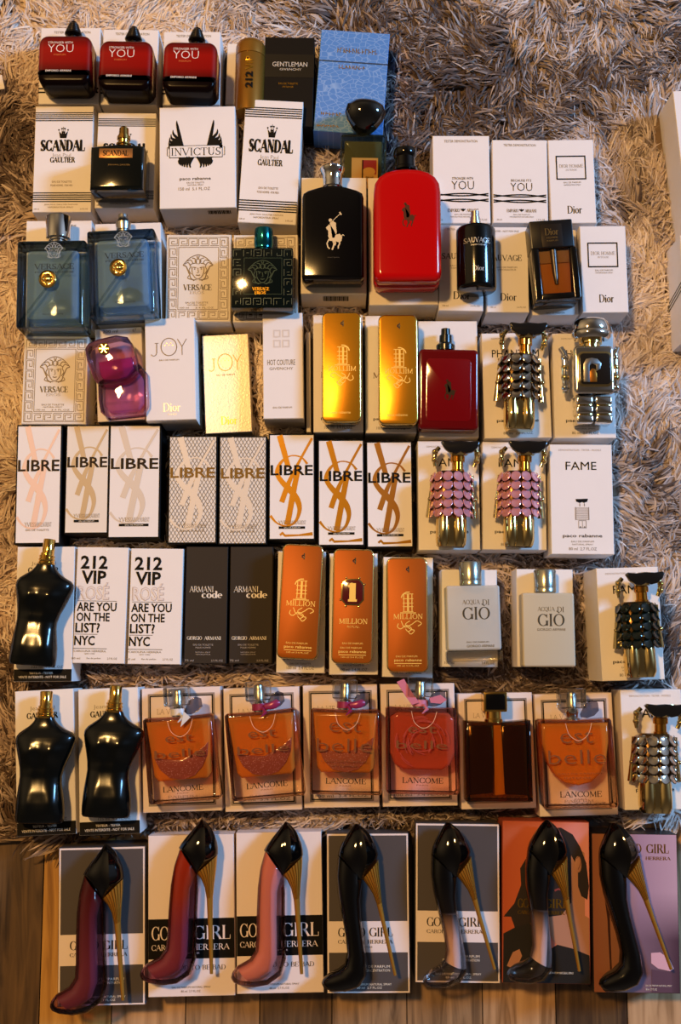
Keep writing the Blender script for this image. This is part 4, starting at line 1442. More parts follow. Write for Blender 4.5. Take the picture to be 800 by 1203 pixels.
# dark square flask with bronze plate
f = Flask('perfume_bottle', 'dark green black square flask with bronze name plate and gold pump', (136.5, 222), (136.5, 222), Z['scan1'], 44, 1, 0)
DG = pbr('dark_green_glass', '080a07', 0.08, 0, 0, .5)
g = f.g()
g.slab([(105, 172), (139, 168.5), (168, 171), (168, 222), (105, 222)], 0, 44, DG, 4, 3)
small(g, 44.15, pbr('dim_gold', '5e4c2a', .4, .5), [('JEAN PAUL GAULTIER', 126, 152, 193, 195)])
f.b(g, 'body')
g = f.g()
BRZ = pbr('bronze_plate', '8c6238', .35, .6)
g.box(115.5, 175, 155, 186, 44.02, 45, BRZ, .3)
g.text(serif('SCANDAL', .24, .09), 120, 150, 177, 184, 45.1, INK)
f.b(g, 'name_plate', label='bronze name plate')
g = f.g(24)
g.lathe([(170, 9), (168.5, 9), (168, 6.5), (164, 7), (163.4, 8), (160, 8), (159.4, 6.8), (158, 6.8), (157.5, 6), (150, 5.6), (149, 4.6), (148.4, 2)], 140, 24, pbr('antique_gold', 'a98446', .2, 1.0), 20)
f.b(g, 'pump', label='gold pump')

# the two blue square flasks
BLUEG = glass('light_blue_glass', 'e2edf6', .6, edge='9cbcd0')


def blueflask(label, anchor, z0, rot, k, tallcap):
    f = Flask('perfume_bottle', label, (58.5, 384), anchor, z0, 44, k, rot, group='pale blue glass flasks')
    g = f.g()
    g.slab(rrect(17.5, 281, 99, 384, 3, 3), 0, 44, BLUEG, 6, 4)
    gb = g
    g = f.g()
    g.slab(rrect(28, 291, 90, 373, 5, 4), 7, 36, liquid('blue_perfume', 'e4eef6', 'b8d6f2', .42, rough=.05), 3, 2)
    par_ = f.b(g, 'perfume', label='pale blue perfume inside')
    g = gb
    dk = pbr('navy_print', '141c26', .5, spec=.1)
    g.text(serif('VERSACE', .12, .05), 39, 86, 310, 316.5, 44.2, dk)
    g.text(sans('POUR HOMME'), 40, 86, 319, 321, 44.2, dk)
    small(g, 44.2, dk, [('EAU DE TOILETTE', 50, 74, 368.5, 370)])
    medusa(g, 62, 294, 22, 19, 44.2, pbr('faint_blue_print', '6d8aa3', .4))
    f.b(g, 'body')
    g = f.g()
    g.zlathe([(43.6, 10.4), (45, 10.4), (46, 9.2), (45.4, 8.2), (45.6, 6), (46.2, 3), (46.4, .5)], 55, 328, GOLD, 28)
    for i in range(8):
        a = i * math.pi / 4
        g.ball(55 + 5.6 * math.cos(a), 328 + 5.6 * math.sin(a), 45.8, 1.5, 1.5, .8, GOLD, 8, 6)
    g.ball(55, 328, 46, 3.2, 3.8, 1.3, GOLD, 12, 8)
    f.b(g, 'medallion', label='round gold medallion')
    g = f.g()
    g2 = f.g()
    q = [(46 + 0, 352), (52, 344), (62, 341.5), (72, 344), (78, 351), (75, 358), (64, 360), (53, 359)]
    g2.slab(q, 9, 12, pbr('dark_oval_shade', '15150f', .25), .8, 2)  # added dark oval, standing in for shade reflected in the glass
    f.b(g2, 'inner_shade', par_, label='dark oval of painted shade seen through the glass')
    g = f.g(22)
    if tallcap:
        g.lathe([(281, 11), (279, 11), (278.5, 14.5), (253, 15.2), (252, 14.4)], 61.5, 22, CHROME, 28)
        f.b(g, 'cap', label='silver cylinder cap')
    else:
        g.lathe([(281, 8.5), (276, 9.2), (272, 9.2), (271, 8), (266, 6), (265, 6), (262, 5.6), (261.4, 3)], 58.5, 22, STEEL, 24)
        f.b(g, 'pump', label='silver pump without cap')
    return f


blueflask('pale blue square glass flask with silver cap, at the left edge', (58.5, 384), Z['ver0'], -1, 1, True)
blueflask('pale blue square glass flask with bare pump, beside the greek key carton', (144, 369.5), Z['ver1'], -3, .985, False)

# dark green flask with engraved pattern
f = Flask('perfume_bottle', 'dark green square flask with engraved pattern and teal cap', (307.5, 362), (307.5, 362), Z['eros2'], 30, 1, 0)
g = f.g()
GRN = pbr('bottle_green_glass', '050d0a', .08, 0, 0, .5)
g.slab(rrect(271, 291, 344, 362, 2, 3), 0, 30, GRN, 1.5, 2)
eg = pbr('engraved_silver_line', '3c4a43', .3, .3)
rr = random.Random(5)
for gx in range(6):
    for gy in range(6):
        if 1 <= gx <= 4 and 1 <= gy <= 4:
            continue
        x, y = 273.5 + gx * 12, 293.5 + gy * 11.4
        for pts in ([(x, y + 8), (x, y), (x + 9, y), (x + 9, y + 7), (x + 3.4, y + 7), (x + 3.4, y + 3.6), (x + 6.4, y + 3.6)],):
            for a, b in zip(pts[:-1], pts[1:]):
                if rr.random() < .75:
                    g.stroke([a, b], .55, 30.1, eg)
medusa(g, 308, 320, 34, 28, 30.1, pbr('teal_relief', '12332d', .25, .3))
g.frame(286, 303, 331, 346, .5, 30.1, pbr('teal_relief', '12332d', .25, .3))
g.text(serif('VERSACE', .22, .07), 296, 316, 337.5, 341.5, 30.12, GOLDINK)
g.text(serif('EROS', .2, .08), 299, 312, 342.5, 346, 30.12, GOLDINK)
f.b(g, 'body')
g = f.g(15)
g.lathe([(292, 11), (288, 11), (287.5, 11.4), (270, 11), (268, 10.4), (267.4, 9)], 308, 15, pbr('teal_metal', '1d6f78', .15, .9), 28)
f.b(g, 'cap', label='teal metal cap')

# tall black flask with silver rider
f = Flask('perfume_bottle', 'tall black flask with silver rider emblem and chrome cap', (391, 328), (391, 328), Z['pb'], 34, 1, 0)
g = f.g()
out = [(427.5, 328 - 4), (424, 328), (358, 328), (354.5, 324), (354.5, 231), (356, 226), (362, 222.5), (374, 219), (384, 216.5), (398, 216.5), (408, 219), (420, 222.5), (426, 226), (427.5, 231)]
g.slab(out, 0, 34, pbr('black_bottle', '060404', .1, 0, 0, .4), 4, 3)
g.text(sans('POLO BLACK'), 385, 399, 302, 303.2, 34.1, pbr('faint_grey', '35302c', .4))
f.b(g, 'body')
g = f.g()
polo(g, 391, 275, 33, 34.3, pbr('silver_emblem', 'cfc3a8', .3, .6))
f.b(g, 'emblem', label='silver polo rider emblem')
g = f.g(17)
g.lathe([(218, 12), (215, 12), (213, 11.6), (204, 11.8), (201, 13), (198.5, 14.6), (196, 14.8), (194.4, 13.4), (193.8, 8)], 390.5, 17, CHROME, 32)
f.b(g, 'cap', label='flared chrome cap')

# big red flask
RED = pbr('red_lacquer', 'b80204', 0.12, 0, 0.15, .4)
f = Flask('perfume_bottle', 'big glossy red flask with dark rider emblem and black cap', (479.5, 329), (479.5, 329), Z['pr'], 52, 1, 0)
g = f.g()


def redout(d=0.0):
    o = []
    o += [(519.5 - d, 318), (518 - d, 325), (513 - d, 329), (446 + d, 329), (441 + d, 325), (439.5 + d, 318), (439.5 + d, 224), (441 + d, 213), (446 + d, 205), (454, 199.5), (466, 196.3), (479.5, 195.3), (493, 196.3), (505, 199.5), (513 - d, 205), (518 - d, 213), (519.5 - d, 224)]
    return o


g.slab(redout(), 30, 52, RED, 8, 5, bot=4)
g.slab(inset(redout(), 4.0), 25, 32, RED, 0, 2)
g.slab(redout(), 0, 27, RED, 5, 3, bot=6)
f.b(g, 'body')
g = f.g()
polo(g, 479, 252, 26, 52.2, pbr('dark_red_emblem', '4a1c0a', .35, .3), False)
f.b(g, 'emblem', label='dark rider emblem')
g = f.g(26)
g.lathe([(198, 15), (195, 15), (193, 12.5), (182, 12.2), (180, 14), (175, 14.4), (171.5, 13.2), (170.4, 9), (170.2, 2)], 478.5, 26, BLACKGLOSS, 32)
f.b(g, 'cap', label='black cap')

# black cylinder flask
f = Flask('perfume_bottle', 'black cylinder flask with silver lettering and bare pump', (562.5, 335), (562.5, 335), Z['sau0'], 46, 1, 0)
g = f.g()
BLK = pbr('black_blue_glass', '050607', .12, 0, 0, .45)
g.lathe([(336, 19), (335, 21.5), (333.5, 23), (331, 23.5), (266, 23.5), (263, 23.2), (261.5, 22), (261, 18)], 562.5, 23.5, BLK, 40)
for s_, x0, x1, ya, yb in (('SAUVAGE', 546, 577, 279, 285), ('Dior', 556, 569.5, 312, 318)):
    V, F = serif(s_, .13, .05)[:2]
    g.raw([(x0 + (x1 - x0) * u, yb + (ya - yb) * v, 23.5 + math.sqrt(23.6 ** 2 - (x0 + (x1 - x0) * u - 562.5) ** 2)) for u, v in V], F, SILVERINK)
V, F = sans('EAU DE PARFUM')
g.raw([(554 + 17 * u, 288.5 - 1.7 * v, 23.5 + math.sqrt(23.6 ** 2 - (554 + 17 * u - 562.5) ** 2)) for u, v in V], F, SILVERINK)
f.b(g, 'body')
g = f.g(23.5)
g.lathe([(262, 7), (259, 7), (258.5, 6), (254, 6), (253.5, 5), (247, 5), (246.4, 3.6)], 562, 23.5, STEEL, 20)
f.b(g, 'pump', label='silver pump')

# amber flask with black frame
f = Flask('perfume_bottle', 'amber perfume flask with black frame and black cap', (656.5, 351), (656.5, 351), Z['dhb'], 40, 1, -4)
FR = pbr('black_frame_glass', '0a0806', .14, 0, 0, .45)
g = f.g()
g.slab(rrect(630, 291, 683, 351, 2, 3), 0, 27, FR, 1, 2)
for a in (rrect(630, 291, 638, 351, 1, 2), rrect(675.5, 291, 683, 351, 1, 2), rrect(637, 344, 676.5, 351, 1, 2)):
    g.slab(a, 27, 40, FR, .8, 2)
f.b(g, 'body')
g = f.g()
g.slab([(637.5, 291.5), (676, 291.5), (674, 345), (639, 345)], 27.2, 38.5, glass('clear_glass', 'f4f1ea', .5), 1.2, 2)
f.b(g, 'glass_front', label='clear thick glass front')
g = f.g()
g.slab([(639, 308), (674.5, 308), (673, 343), (640.5, 343)], 27.6, 35.5, liquid('amber_perfume', 'f0a850', 'd88a34', .5), 1, 2)
g.slab([(638.6, 293), (675, 293), (674.5, 307.6), (639, 307.6)], 27.6, 35.5, liquid('pale_amber', 'e8c590', 'c09055', .5), 1, 2)
f.b(g, 'perfume', label='amber perfume')
g = f.g()
g.tube([(656, 293, 36), (656, 318, 36), (656.5, 333, 36)], [4.2, 3.6, 2.2], pbr('dark_tube', '3b2a1a', .3), 12)
f.b(g, 'dip_tube', label='dark dip tube')
g = f.g()
g.slab(rrect(630, 258, 681, 291, 1.5, 3), 0, 40, pbr('black_cap', '0e0a08', .3, 0, 0, .35), 1.2, 2)
par_ = f.b(g, 'cap')
g = f.g()
g.box(643, 263, 668, 289.5, 40.02, 40.5, pbr('dark_bronze_plate', '2a2118', .25, .4), .2)
g.text(serif('Dior', .14, .05), 647.5, 663.5, 268, 276, 40.7, pbr('dull_gold_letters', '8f7340', .3, .7))
small(g, 40.7, pbr('dull_gold_letters', '8f7340', .3, .7), [('HOMME', 649, 662, 278, 280.2), ('PARFUM', 649, 662, 281.8, 283.6)])
f.b(g, 'name_plate', par_, label='dark plate with dull gold letters')

# purple flask
f = Flask('perfume_bottle', 'purple glass flask with big faceted cap, lying aslant', (142, 484), (142, 484), Z['bc'], 34, 1, 0)
PUR = glass('violet_glass', 'f6e4f2', .5)
g = f.g()
g.slab([(112, 446), (160, 424), (170, 436), (172, 462), (172.5, 474), (167, 484), (124, 488), (116, 482), (113, 466)], 0, 27, PUR, 4, 3)
f.b(g, 'body')
g = f.g()
g.slab([(120, 448), (158, 432), (165, 442), (166, 470), (160, 478), (126, 481), (120, 474)], 5, 21, liquid('magenta_perfume', 'f8dcf2', 'e0a4d4', .32), 3, 2)
f.b(g, 'perfume', label='magenta perfume inside')
g = f.g()
g.slab([(97, 410), (101, 403), (112, 398), (134, 393), (147, 395), (153, 403), (158, 420), (161, 436), (152, 446), (134, 453), (117, 453), (109, 446), (100, 424)], 6, 38, glass('mauve_glass', 'ecccd8', .35), 7, 3)
par_ = f.b(g, 'cap', label='big faceted mauve glass cap')
g = f.g()
g.slab([(113, 424), (152, 418), (155, 432), (148, 441), (134, 446), (120, 446), (115, 438)], 12, 30, liquid('magenta_core', 'ea8ed8', 'cf5ab4', .4), 3, 2)
f.b(g, 'cap_core', par_, label='magenta core of the cap')
g = f.g()
g.zlathe([(37.6, 7), (38.6, 7), (39, 6), (38.6, 5.2), (39.2, 3), (39.4, .5)], 121, 411, GOLD, 20)
for i in range(6):
    a = i * math.pi / 3
    g.tube([(121, 411, 39.2), (121 + 5.5 * math.cos(a), 411 + 5.5 * math.sin(a), 39.2)], .7, GOLD, 6)
f.b(g, 'medallion', label='gold medallion')

# gold bars
GBAR = pbr('gold_bar', 'c4820e', 0.3, 0.7, bump=.04, bscale=120)
OBAR = pbr('orange_bar', '9e4c02', 0.45, 0.3, spec=.25)
GEDGE = pbr('gold_edge', 'e8c878', 0.14, 1.0)
ENGR = pbr('bright_gold_engraving', 'f0c660', .4, .3)


def million(label, anchor, z0, rot, k, body, mirror=False, badge=False, low=True):
    f = Flask('perfume_bottle', label, (401, 495), anchor, z0, 28, k, rot, group='gold bar flasks')
    g = f.g()
    g.slab(rrect(378, 365, 424.5, 495, 7, 5), 9, 28, GEDGE, 1.6, 3, bot=1)
    f.b(g, 'frame', label='bright gold edge')
    g = f.g()
    g.slab(rrect(379.3, 366.3, 423.2, 493.7, 6, 5), 27.5, 28.3, body, .4, 2)
    z = 28.42
    bx = 402.5
    if badge:
        small(g, z, ENGR, [('EAU DE PARFUM', 390, 413, 471, 473)])
    small(g, z, ENGR, [('EAU DE PARFUM' if low else 'paco rabanne', 388, 412, 476 if low else 482, 478 if low else 486)])
    if low:
        g.text(sans('paco rabanne', .01), 386, 417, 479.6, 483.6, z, ENGR)
        g.rect(386, 484.6, 417, 485.3, z, ENGR)
        small(g, z, ENGR, [('100 ml 3.4 FL.OZ', 389, 414, 486.6, 488.4)])
    if not badge:
        mx = (lambda x: 2 * bx - x) if mirror else (lambda x: x)
        # ornamental figure one
        for w, xx in ((1.0, 397.3), (1.0, 406.5), (2.2, 402)):
            g.stroke([(mx(xx), 407), (mx(xx), 426)], w, z, ENGR)
        for yy in (406.5, 412, 417, 421, 426.5):
            g.stroke([(396, yy), (408, yy)], .8, z, ENGR)
        g.curve([(mx(394.5), 411), (mx(396), 407.5), (mx(400), 404.8), (mx(404), 404.5)], 1.3, z, ENGR)
        g.stroke([(393, 428), (411, 428)], 1.0, z, ENGR)
        g.text(serif('MILLION', .14, .07), 385.5, 418.5, 429, 435, z, ENGR, mirror)
        for p in ([(394, 437), (398, 444), (406, 441), (412, 437), (417, 440), (413, 443)], [(391, 440), (390, 444), (394, 446), (400, 442), (406, 446), (402, 449), (399, 446)], [(404, 437), (399, 441), (404, 446), (409, 448), (405, 452), (402, 449)]):
            g.curve([(mx(x), y) for x, y in p], .9, z, ENGR)
    else:
        g.text(serif('MILLION', .14, .07), 386, 418, 444, 450, z, ENGR)
        g.text(serif('ROYAL', .1, .06), 395, 409, 452, 454.5, z, ENGR)
    par_ = f.b(g, 'front_plate', label='smooth gold front with engraved lettering')
    g = f.g()
    g.zlathe([(27.9, 2.0), (28.5, 2.0), (28.45, 1.2), (28.2, .4)], 402, 378.5, pbr('nozzle_black', '160e06', .4), 14)
    g.rect(402.3, 375, 403.6, 382, 28.42, pbr('nozzle_black', '160e06', .4))
    f.b(g, 'spray_hole', par_, label='small black spray hole')
    g = f.g()
    g.slab(rrect(383, 371, 419.5, 494.5, 4, 3), 0, 9.3, pbr('dark_under_side', '1d140c', .25, .5), .6, 2)
    f.b(g, 'back_plate', label='dark back')
    if badge:
        g = f.g()
        q = [(393, 399), (408, 399), (413.5, 405), (413.5, 423), (408, 429), (393, 429), (387.5, 423), (387.5, 405)]
        g.slab(q, 28.2, 29.2, GEDGE, .3, 2)
        g.slab(inset(q, 1.5), 29.1, 29.5, pbr('dark_red_enamel', '54100f', .15, 0, .6), .2, 2)
        g.text(serif('1', .34, .14), 394.5, 405.5, 403, 425, 29.6, ENGR)
        for x, y in ((393, 398), (408, 398), (414, 405), (387, 423), (408, 430), (393, 430)):
            g.ball(x, y, 29, 1.2, 1.2, .8, GEDGE, 8, 6)
        f.b(g, 'badge', label='dark red eight sided badge with figure')
    return f


million('gold bar flask with mirrored lettering, next to the narrow white carton', (401, 496), Z['mil0'], 0, 1, GBAR, True, low=False)
million('gold bar flask with mirrored lettering, next to the dark red glass flask', (468, 499), Z['mil1'], 0, 1, GBAR, True, low=False)
million('orange gold bar flask, tilted, beside the dark brown cartons', (348.5, 774.5), Z['mil2'], 3, 1.045, OBAR)
million('orange gold bar flask with dark red badge', (413, 780), Z['mil3'], 1.2, 1.045, OBAR, badge=True)
million('orange gold bar flask, last of the three, beside the frosted flask', (478.8, 790), Z['mil4'], 0, 1.045, OBAR)

# dark red glass flask
f = Flask('perfume_bottle', 'dark red translucent square flask with black bare pump', (526.5, 505), (526.5, 505), Z['pre'], 26, 1, 1)
g = f.g()
g.slab(rrect(491, 409.5, 562.5, 505, 6, 5), 0, 26, pbr('dark_red_glass', '5e0205', .07, 0, .1, .5), 4, 4)
g.slab(rrect(500, 421, 553, 495, 5, 4), 25.6, 26.3, pbr('ruby_glass', '700207', .09, 0, .1, .5), .6, 2)
polo(g, 527, 458, 22, 26.5, pbr('olive_emblem', '33200c', .3, .4), False)
f.b(g, 'body')
g = f.g(13)
g.lathe([(411, 11), (405, 11.2), (403, 9.5), (402, 7.6), (393, 7.4), (392, 5.6), (385, 5.4), (384.4, 4)], 524, 13, pbr('black_pump', '15191b', .22, .3), 24)
f.b(g, 'pump', label='black pump')


# scaled figure flasks
def fame(label, anchor, z0, rot, k, scales, metal, rim=None):
    f = Flask('perfume_bottle', label, (531, 641), anchor, z0, 36, k, rot, group='scaled figure flasks')
    # skirt: two rounded golden lobes
    g = f.g()
    g.sects([(514.5, 603, 548.5, 603, 13), (513.2, 609, 549.8, 609, 14.5), (513.2, 632, 549.5, 632, 14), (514, 638, 548.8, 638, 13), (516, 641, 547, 641, 11)], 17, metal, 32, .62)
    g.sects([(514, 604, 530.2, 604, 14.5), (513.4, 622, 530.4, 622, 17), (513.6, 634, 530.2, 634, 16.5), (516, 640.6, 529, 640.6, 12)], 18, metal, 20, .8)
    g.sects([(531.4, 604, 548.5, 604, 14.5), (531.2, 622, 549.4, 622, 17), (531.4, 634, 549.4, 634, 16.5), (533, 640.6, 547, 640.6, 12)], 18, metal, 20, .8)
    f.b(g, 'skirt', label='rounded metal skirt')
    # core body
    g = f.g()
    g.sects([(516, 551, 548, 551, 10), (511, 556, 553, 556, 14), (510, 580, 554, 580, 15.5), (511, 600, 553, 600, 15), (514, 606, 549.5, 606, 12)], 17, pbr('dark_gold_core', '6a5030', .25, .9), 32, .75)
    par_ = f.b(g, 'body')
    # scales: discs tipped downwards in six columns and five rows round the front
    g = f.g()
    for col in range(6):
        a = math.radians(-75 + 30 * col)
        for row in range(5):
            xc, zc = 532 + 22 * math.sin(a), 17 + 16.0 * math.cos(a)
            yc = 558.5 + 10.6 * row
            R = []
            n = 18
            for rr_, h in ((6.1, 0.0), (6.1, .7), (5.3, 1.3), (2.6, .7), (.6, .6)):
                ring = []
                for q in range(n):
                    t = 2 * math.pi * q / n
                    u, v = rr_ * math.cos(t), rr_ * math.sin(t)
                    hh = h + 1.6 + .42 * v       # lower rim stands out
                    ring.append((xc + u * math.cos(a) + hh * math.sin(a), yc + v, zc - u * math.sin(a) + hh * math.cos(a)))
                R.append(ring)
            g.rings(R, scales)
    f.b(g, 'scales', par_, label='overlapping round scales')
    # neck
    g = f.g()
    g.lathe([(553, 8), (549, 8), (548.5, 6.8), (540, 6.6), (539.5, 8.4), (533, 8.6), (532, 7), (530, 7)], 539, 18, pbr('neck_gold', 'c98a35', .12, 1.0), 24)
    f.b(g, 'neck', label='golden neck')
    # head dress behind the visor
    g = f.g()
    g.sects([(524, 518, 558, 517, 6), (527, 526, 556, 526, 9), (531, 532, 549, 532, 6)], 20, metal, 20, .8)
    par_ = f.b(g, 'head')
    # dark visor
    g = f.g()
    g.slab([(517.5, 518.5), (520, 516.5), (530, 517.6), (541, 516.6), (552, 517.4), (561.5, 516.2), (564, 518.5), (561, 525), (555, 530), (547, 531.8), (541.5, 529.2), (536, 531.8), (528, 530.6), (522, 526)], 27, 36, pbr('visor_black', '12100f', .16, 0, .4), 1.6, 3)
    f.b(g, 'visor', par_, label='wide black visor')
    # arms
    for sg, xs in ((-1, [(517, 522), (511.5, 528), (511, 537), (512, 545)]), (1, [(560, 522), (562.5, 530), (561.5, 538), (558, 545)])):
        g = f.g()
        g.tube([(x, y, 18) for x, y in xs], [2.6, 3.4, 3.0, 2.4], metal, 10)
        for x, y in xs[1:3]:
            g.ball(x, y, 19, 4.0, 4.0, 4.0, metal, 12, 8)
            g.ball(x, y, 23, 1.6, 1.6, 1.2, GOLD, 8, 6)
        f.b(g, 'hand', label='small metal hand piece')
        g = f.g()
        x0 = 509 if sg < 0 else 556.5
        x1 = x0 - 3.5 if sg < 0 else x0 + 2.5
        g.tube([(x0, 555, 15), (x0 - .5, 572, 15), (x1 + (1 if sg < 0 else -1), 590, 14), (x1, 606, 13)], [2.4, 2.8, 3.2, 4.2], metal, 10)
        g.ball(x1 + (.5 if sg < 0 else 1), 584, 16, 2.8, 2.8, 2.8, metal, 10, 8)
        f.b(g, 'side_arm', label='metal side strip')
    return f


PINKSC = pbr('pink_enamel_scale', 'dc9aa6', .16, .45, .3)
SILVSC = pbr('silver_scale', 'cfc6bd', .12, 1.0)
GREENSC = pbr('dark_green_scale', '06110d', .12, 0, 0, .6)
fame('silver scaled figure flask with black visor, in the row above the pink ones', (612, 502), Z['fam0'], 1, 1.0, SILVSC, PALEGOLD)
fame('pink scaled figure flask with black visor, left one of the pair', (531, 641), Z['fam1'], 1, 1.0, PINKSC, PALEGOLD)
fame('pink scaled figure flask with black visor, right one, next to the figure drawing', (611.5, 641), Z['fam2'], 1, 1.0, PINKSC, PALEGOLD)
fame('dark green scaled figure flask with golden skirt', (757, 796), Z['fam4'], -2, 1.0, GREENSC, PALEGOLD)
fame('silver scaled figure flask with black visor, at the right border', (774.5, 957), Z['fam5'], 1, 1.05, SILVSC, PALEGOLD)

# chrome robot flask
f = Flask('perfume_bottle', 'chrome robot shaped flask with square black face', (700, 497), (700, 497), Z['pha'], 36, 1, 0)
g = f.g()
g.slab(rrect(677, 405, 724, 462, 5, 4), 4, 34, CHROME, 3, 3)
f.b(g, 'body', label='chrome square body')
g = f.g()
g.slab(rrect(680.5, 412.5, 722, 454, 7, 5), 33.5, 35.6, PALEGOLD, .8, 2)
g.slab(rrect(683, 415, 719.5, 451.5, 5, 5), 35.5, 36.2, pbr('face_black', '17120e', .15, 0, .5), .3, 2)
par_ = f.b(g, 'face_panel', label='black face panel with gold rim')
g = f.g()
g.slab([(687, 449), (687, 428), (690, 422), (697, 420.5), (704, 422), (708, 427), (707, 433.5), (702, 436.5), (702, 429.5), (697, 427.5), (694, 430), (694, 449)], 36.1, 37.6, STEEL, .4, 2)
g.slab([(694.2, 449), (694.2, 437), (697, 433), (701, 434), (702.5, 439), (702.5, 449)], 36.1, 37.2, pbr('copper_panel', 'a86a22', .3, .8), .4, 2)
f.b(g, 'face_emblem', par_, label='silver and copper emblem')
g = f.g()
g.lathe([(407, 11), (401, 11), (400, 13.5), (396, 13.5), (395, 12)], 700, 20, PALEGOLD, 28)
f.b(g, 'neck', label='gold neck')
g = f.g()
g.lathe([(396, 20), (393, 23), (388, 23.6), (386, 22), (384.5, 22.4), (376, 21.6), (372.5, 18), (371, 12), (370.6, 3)], 700, 24, CHROME, 36, 1.0, .8)
f.b(g, 'head', label='chrome dome head')
for sg in (-1, 1):
    g = f.g()
    xm = 668.5 if sg < 0 else 728.5
    g.tube([(xm + 4 * -sg * -1, 404, 18), (xm, 412, 20), (xm, 436, 20), (xm, 458, 18)], [3.5, 4, 4, 3.2], CHROME, 12)
    for yy in (416, 428, 440, 452):
        g.ball(xm, yy, 20, 5, 4.6, 5, PALEGOLD if yy in (428, 440) else CHROME, 14, 8)
    f.b(g, 'arm', label='jointed chrome arm')
    g = f.g()
    x0 = 679 if sg < 0 else 701.5
    for i in range(3):
        g.slab(rrect(x0, 464 + i * 11, x0 + 20, 473.4 + i * 11, 2, 3), 5, 30, CHROME, 2, 3)
        g.slab(rrect(x0 + 1.5, 473 + i * 11, x0 + 18.5, 475.4 + i * 11, .6, 2), 7, 28, PALEGOLD, .8, 2) if i < 2 else None
    f.b(g, 'leg', label='chrome leg of three blocks')

# black torso flasks
TORSO = [(969, 15.5, 69.5, 17), (967, 13.6, 71.2, 19), (958, 13.4, 71.8, 20), (945, 14, 71, 20.5), (932, 15.4, 68.5, 19.5), (922, 16.6, 66.6, 17.5), (914, 17.6, 66.6, 16), (904, 17, 69.5, 16.5), (893, 15, 74.8, 19), (881, 12.2, 79.6, 20.5), (872, 10.4, 82.6, 19.5), (866.5, 11, 83, 18), (862, 14, 80, 15.5), (857.5, 20.5, 69.5, 12.5), (853, 27.5, 62.5, 11), (848, 32, 57.5, 10), (843, 34.5, 55.5, 9.6)]


def torso(label, anchor, z0, rot, k):
    f = Flask('perfume_bottle', label, (43, 969), anchor, z0, 34, k, rot, group='black torso flasks')
    # finer sections with chest, belly and hip modelling
    ys = np.array([t[0] for t in TORSO])[::-1]
    Ls = np.array([t[1] for t in TORSO])[::-1]
    Rs = np.array([t[2] for t in TORSO])[::-1]
    Ts = np.array([t[3] for t in TORSO])[::-1]
    yy = np.concatenate([np.linspace(843, 966, 60), [967.5, 968.6, 969]])
    sm = lambda A: np.interp(yy, ys, np.convolve(np.pad(A, 1, 'edge'), [.15, .7, .15], 'valid'))
    LL, RR, TT = sm(Ls), sm(Rs), sm(Ts)
    TT[-2:] *= [.93, .85]
    g = f.g()
    rings = []
    n = 44
    for y, l, r, t in zip(yy, LL, RR, TT):
        mid, h = (l + r) / 2, (r - l) / 2
        ring = []
        for q in range(n):
            a = 2 * math.pi * q / n
            ca, sa = math.cos(a), math.sin(a)
            x = mid + h * math.copysign(abs(ca) ** .8, ca)
            z = 18 + t * math.copysign(abs(sa) ** .85, sa) * .8
            if sa > 0:
                cx = 44 + (y - 969) * .02
                w = sa
                for s in (-1, 1):       # chest, ribs, hips
                    z += w * 3.6 * math.exp(-(((x - cx - s * 14) / 11) ** 2 + ((y - 884) / 10) ** 2))
                    z += w * 3.2 * math.exp(-(((x - cx - s * 17) / 10) ** 2 + ((y - 946) / 16) ** 2))
                    z += w * 1.0 * math.exp(-(((x - cx - s * 7) / 5) ** 2 + ((y - 908) / 6) ** 2))
                z -= w * 2.2 * math.exp(-(((x - cx) / 4) ** 2 + ((y - 886) / 14) ** 2))
                z -= w * 1.2 * math.exp(-(((x - cx) / 3) ** 2 + ((y - 912) / 16) ** 2))
                z += w * 1.2 * math.exp(-(((x - cx) / 9) ** 2 + ((y - 955) / 10) ** 2))
            ring.append((x, y, z))
        rings.append(ring)
    g.rings(rings, BLACKSAT)
    f.b(g, 'body', smooth=60)
    g = f.g()
    pr_ = [(844, 9.6), (842, 10.4), (840.6, 10.4), (840, 9.4), (838.6, 9.6), (838, 10.2), (836.6, 10.2), (836, 9.2), (834.6, 9.2), (834, 9.8), (832.4, 9.8), (831.8, 8.4), (829, 8.2)]
    g.lathe(pr_, 45, 18, GOLD, 28)
    par_ = f.b(g, 'collar', label='ringed gold collar')
    g = f.g()
    g.lathe([(829.5, 7.6), (812.5, 7.4), (811.4, 6.6), (811.2, 3)], 45.6, 18, GOLD, 24)
    g.ball(48, 820, 25, 1.6, 1.6, .8, BLACKPLAS, 8, 6)
    f.b(g, 'pump', par_, label='gold pump')
    return f


torso('black torso shaped flask with gold pump, upper one, beside the slogan cartons', (34, 782), Z['jpg0'], 5, .965)
torso('black torso shaped flask with gold pump, lower left one near the floor', (43, 968.5), Z['jpg1'], 0, 1)
torso('black torso shaped flask with gold pump, beside the glittering orange flask', (121.5, 961.5), Z['jpg2'], 2, 1)


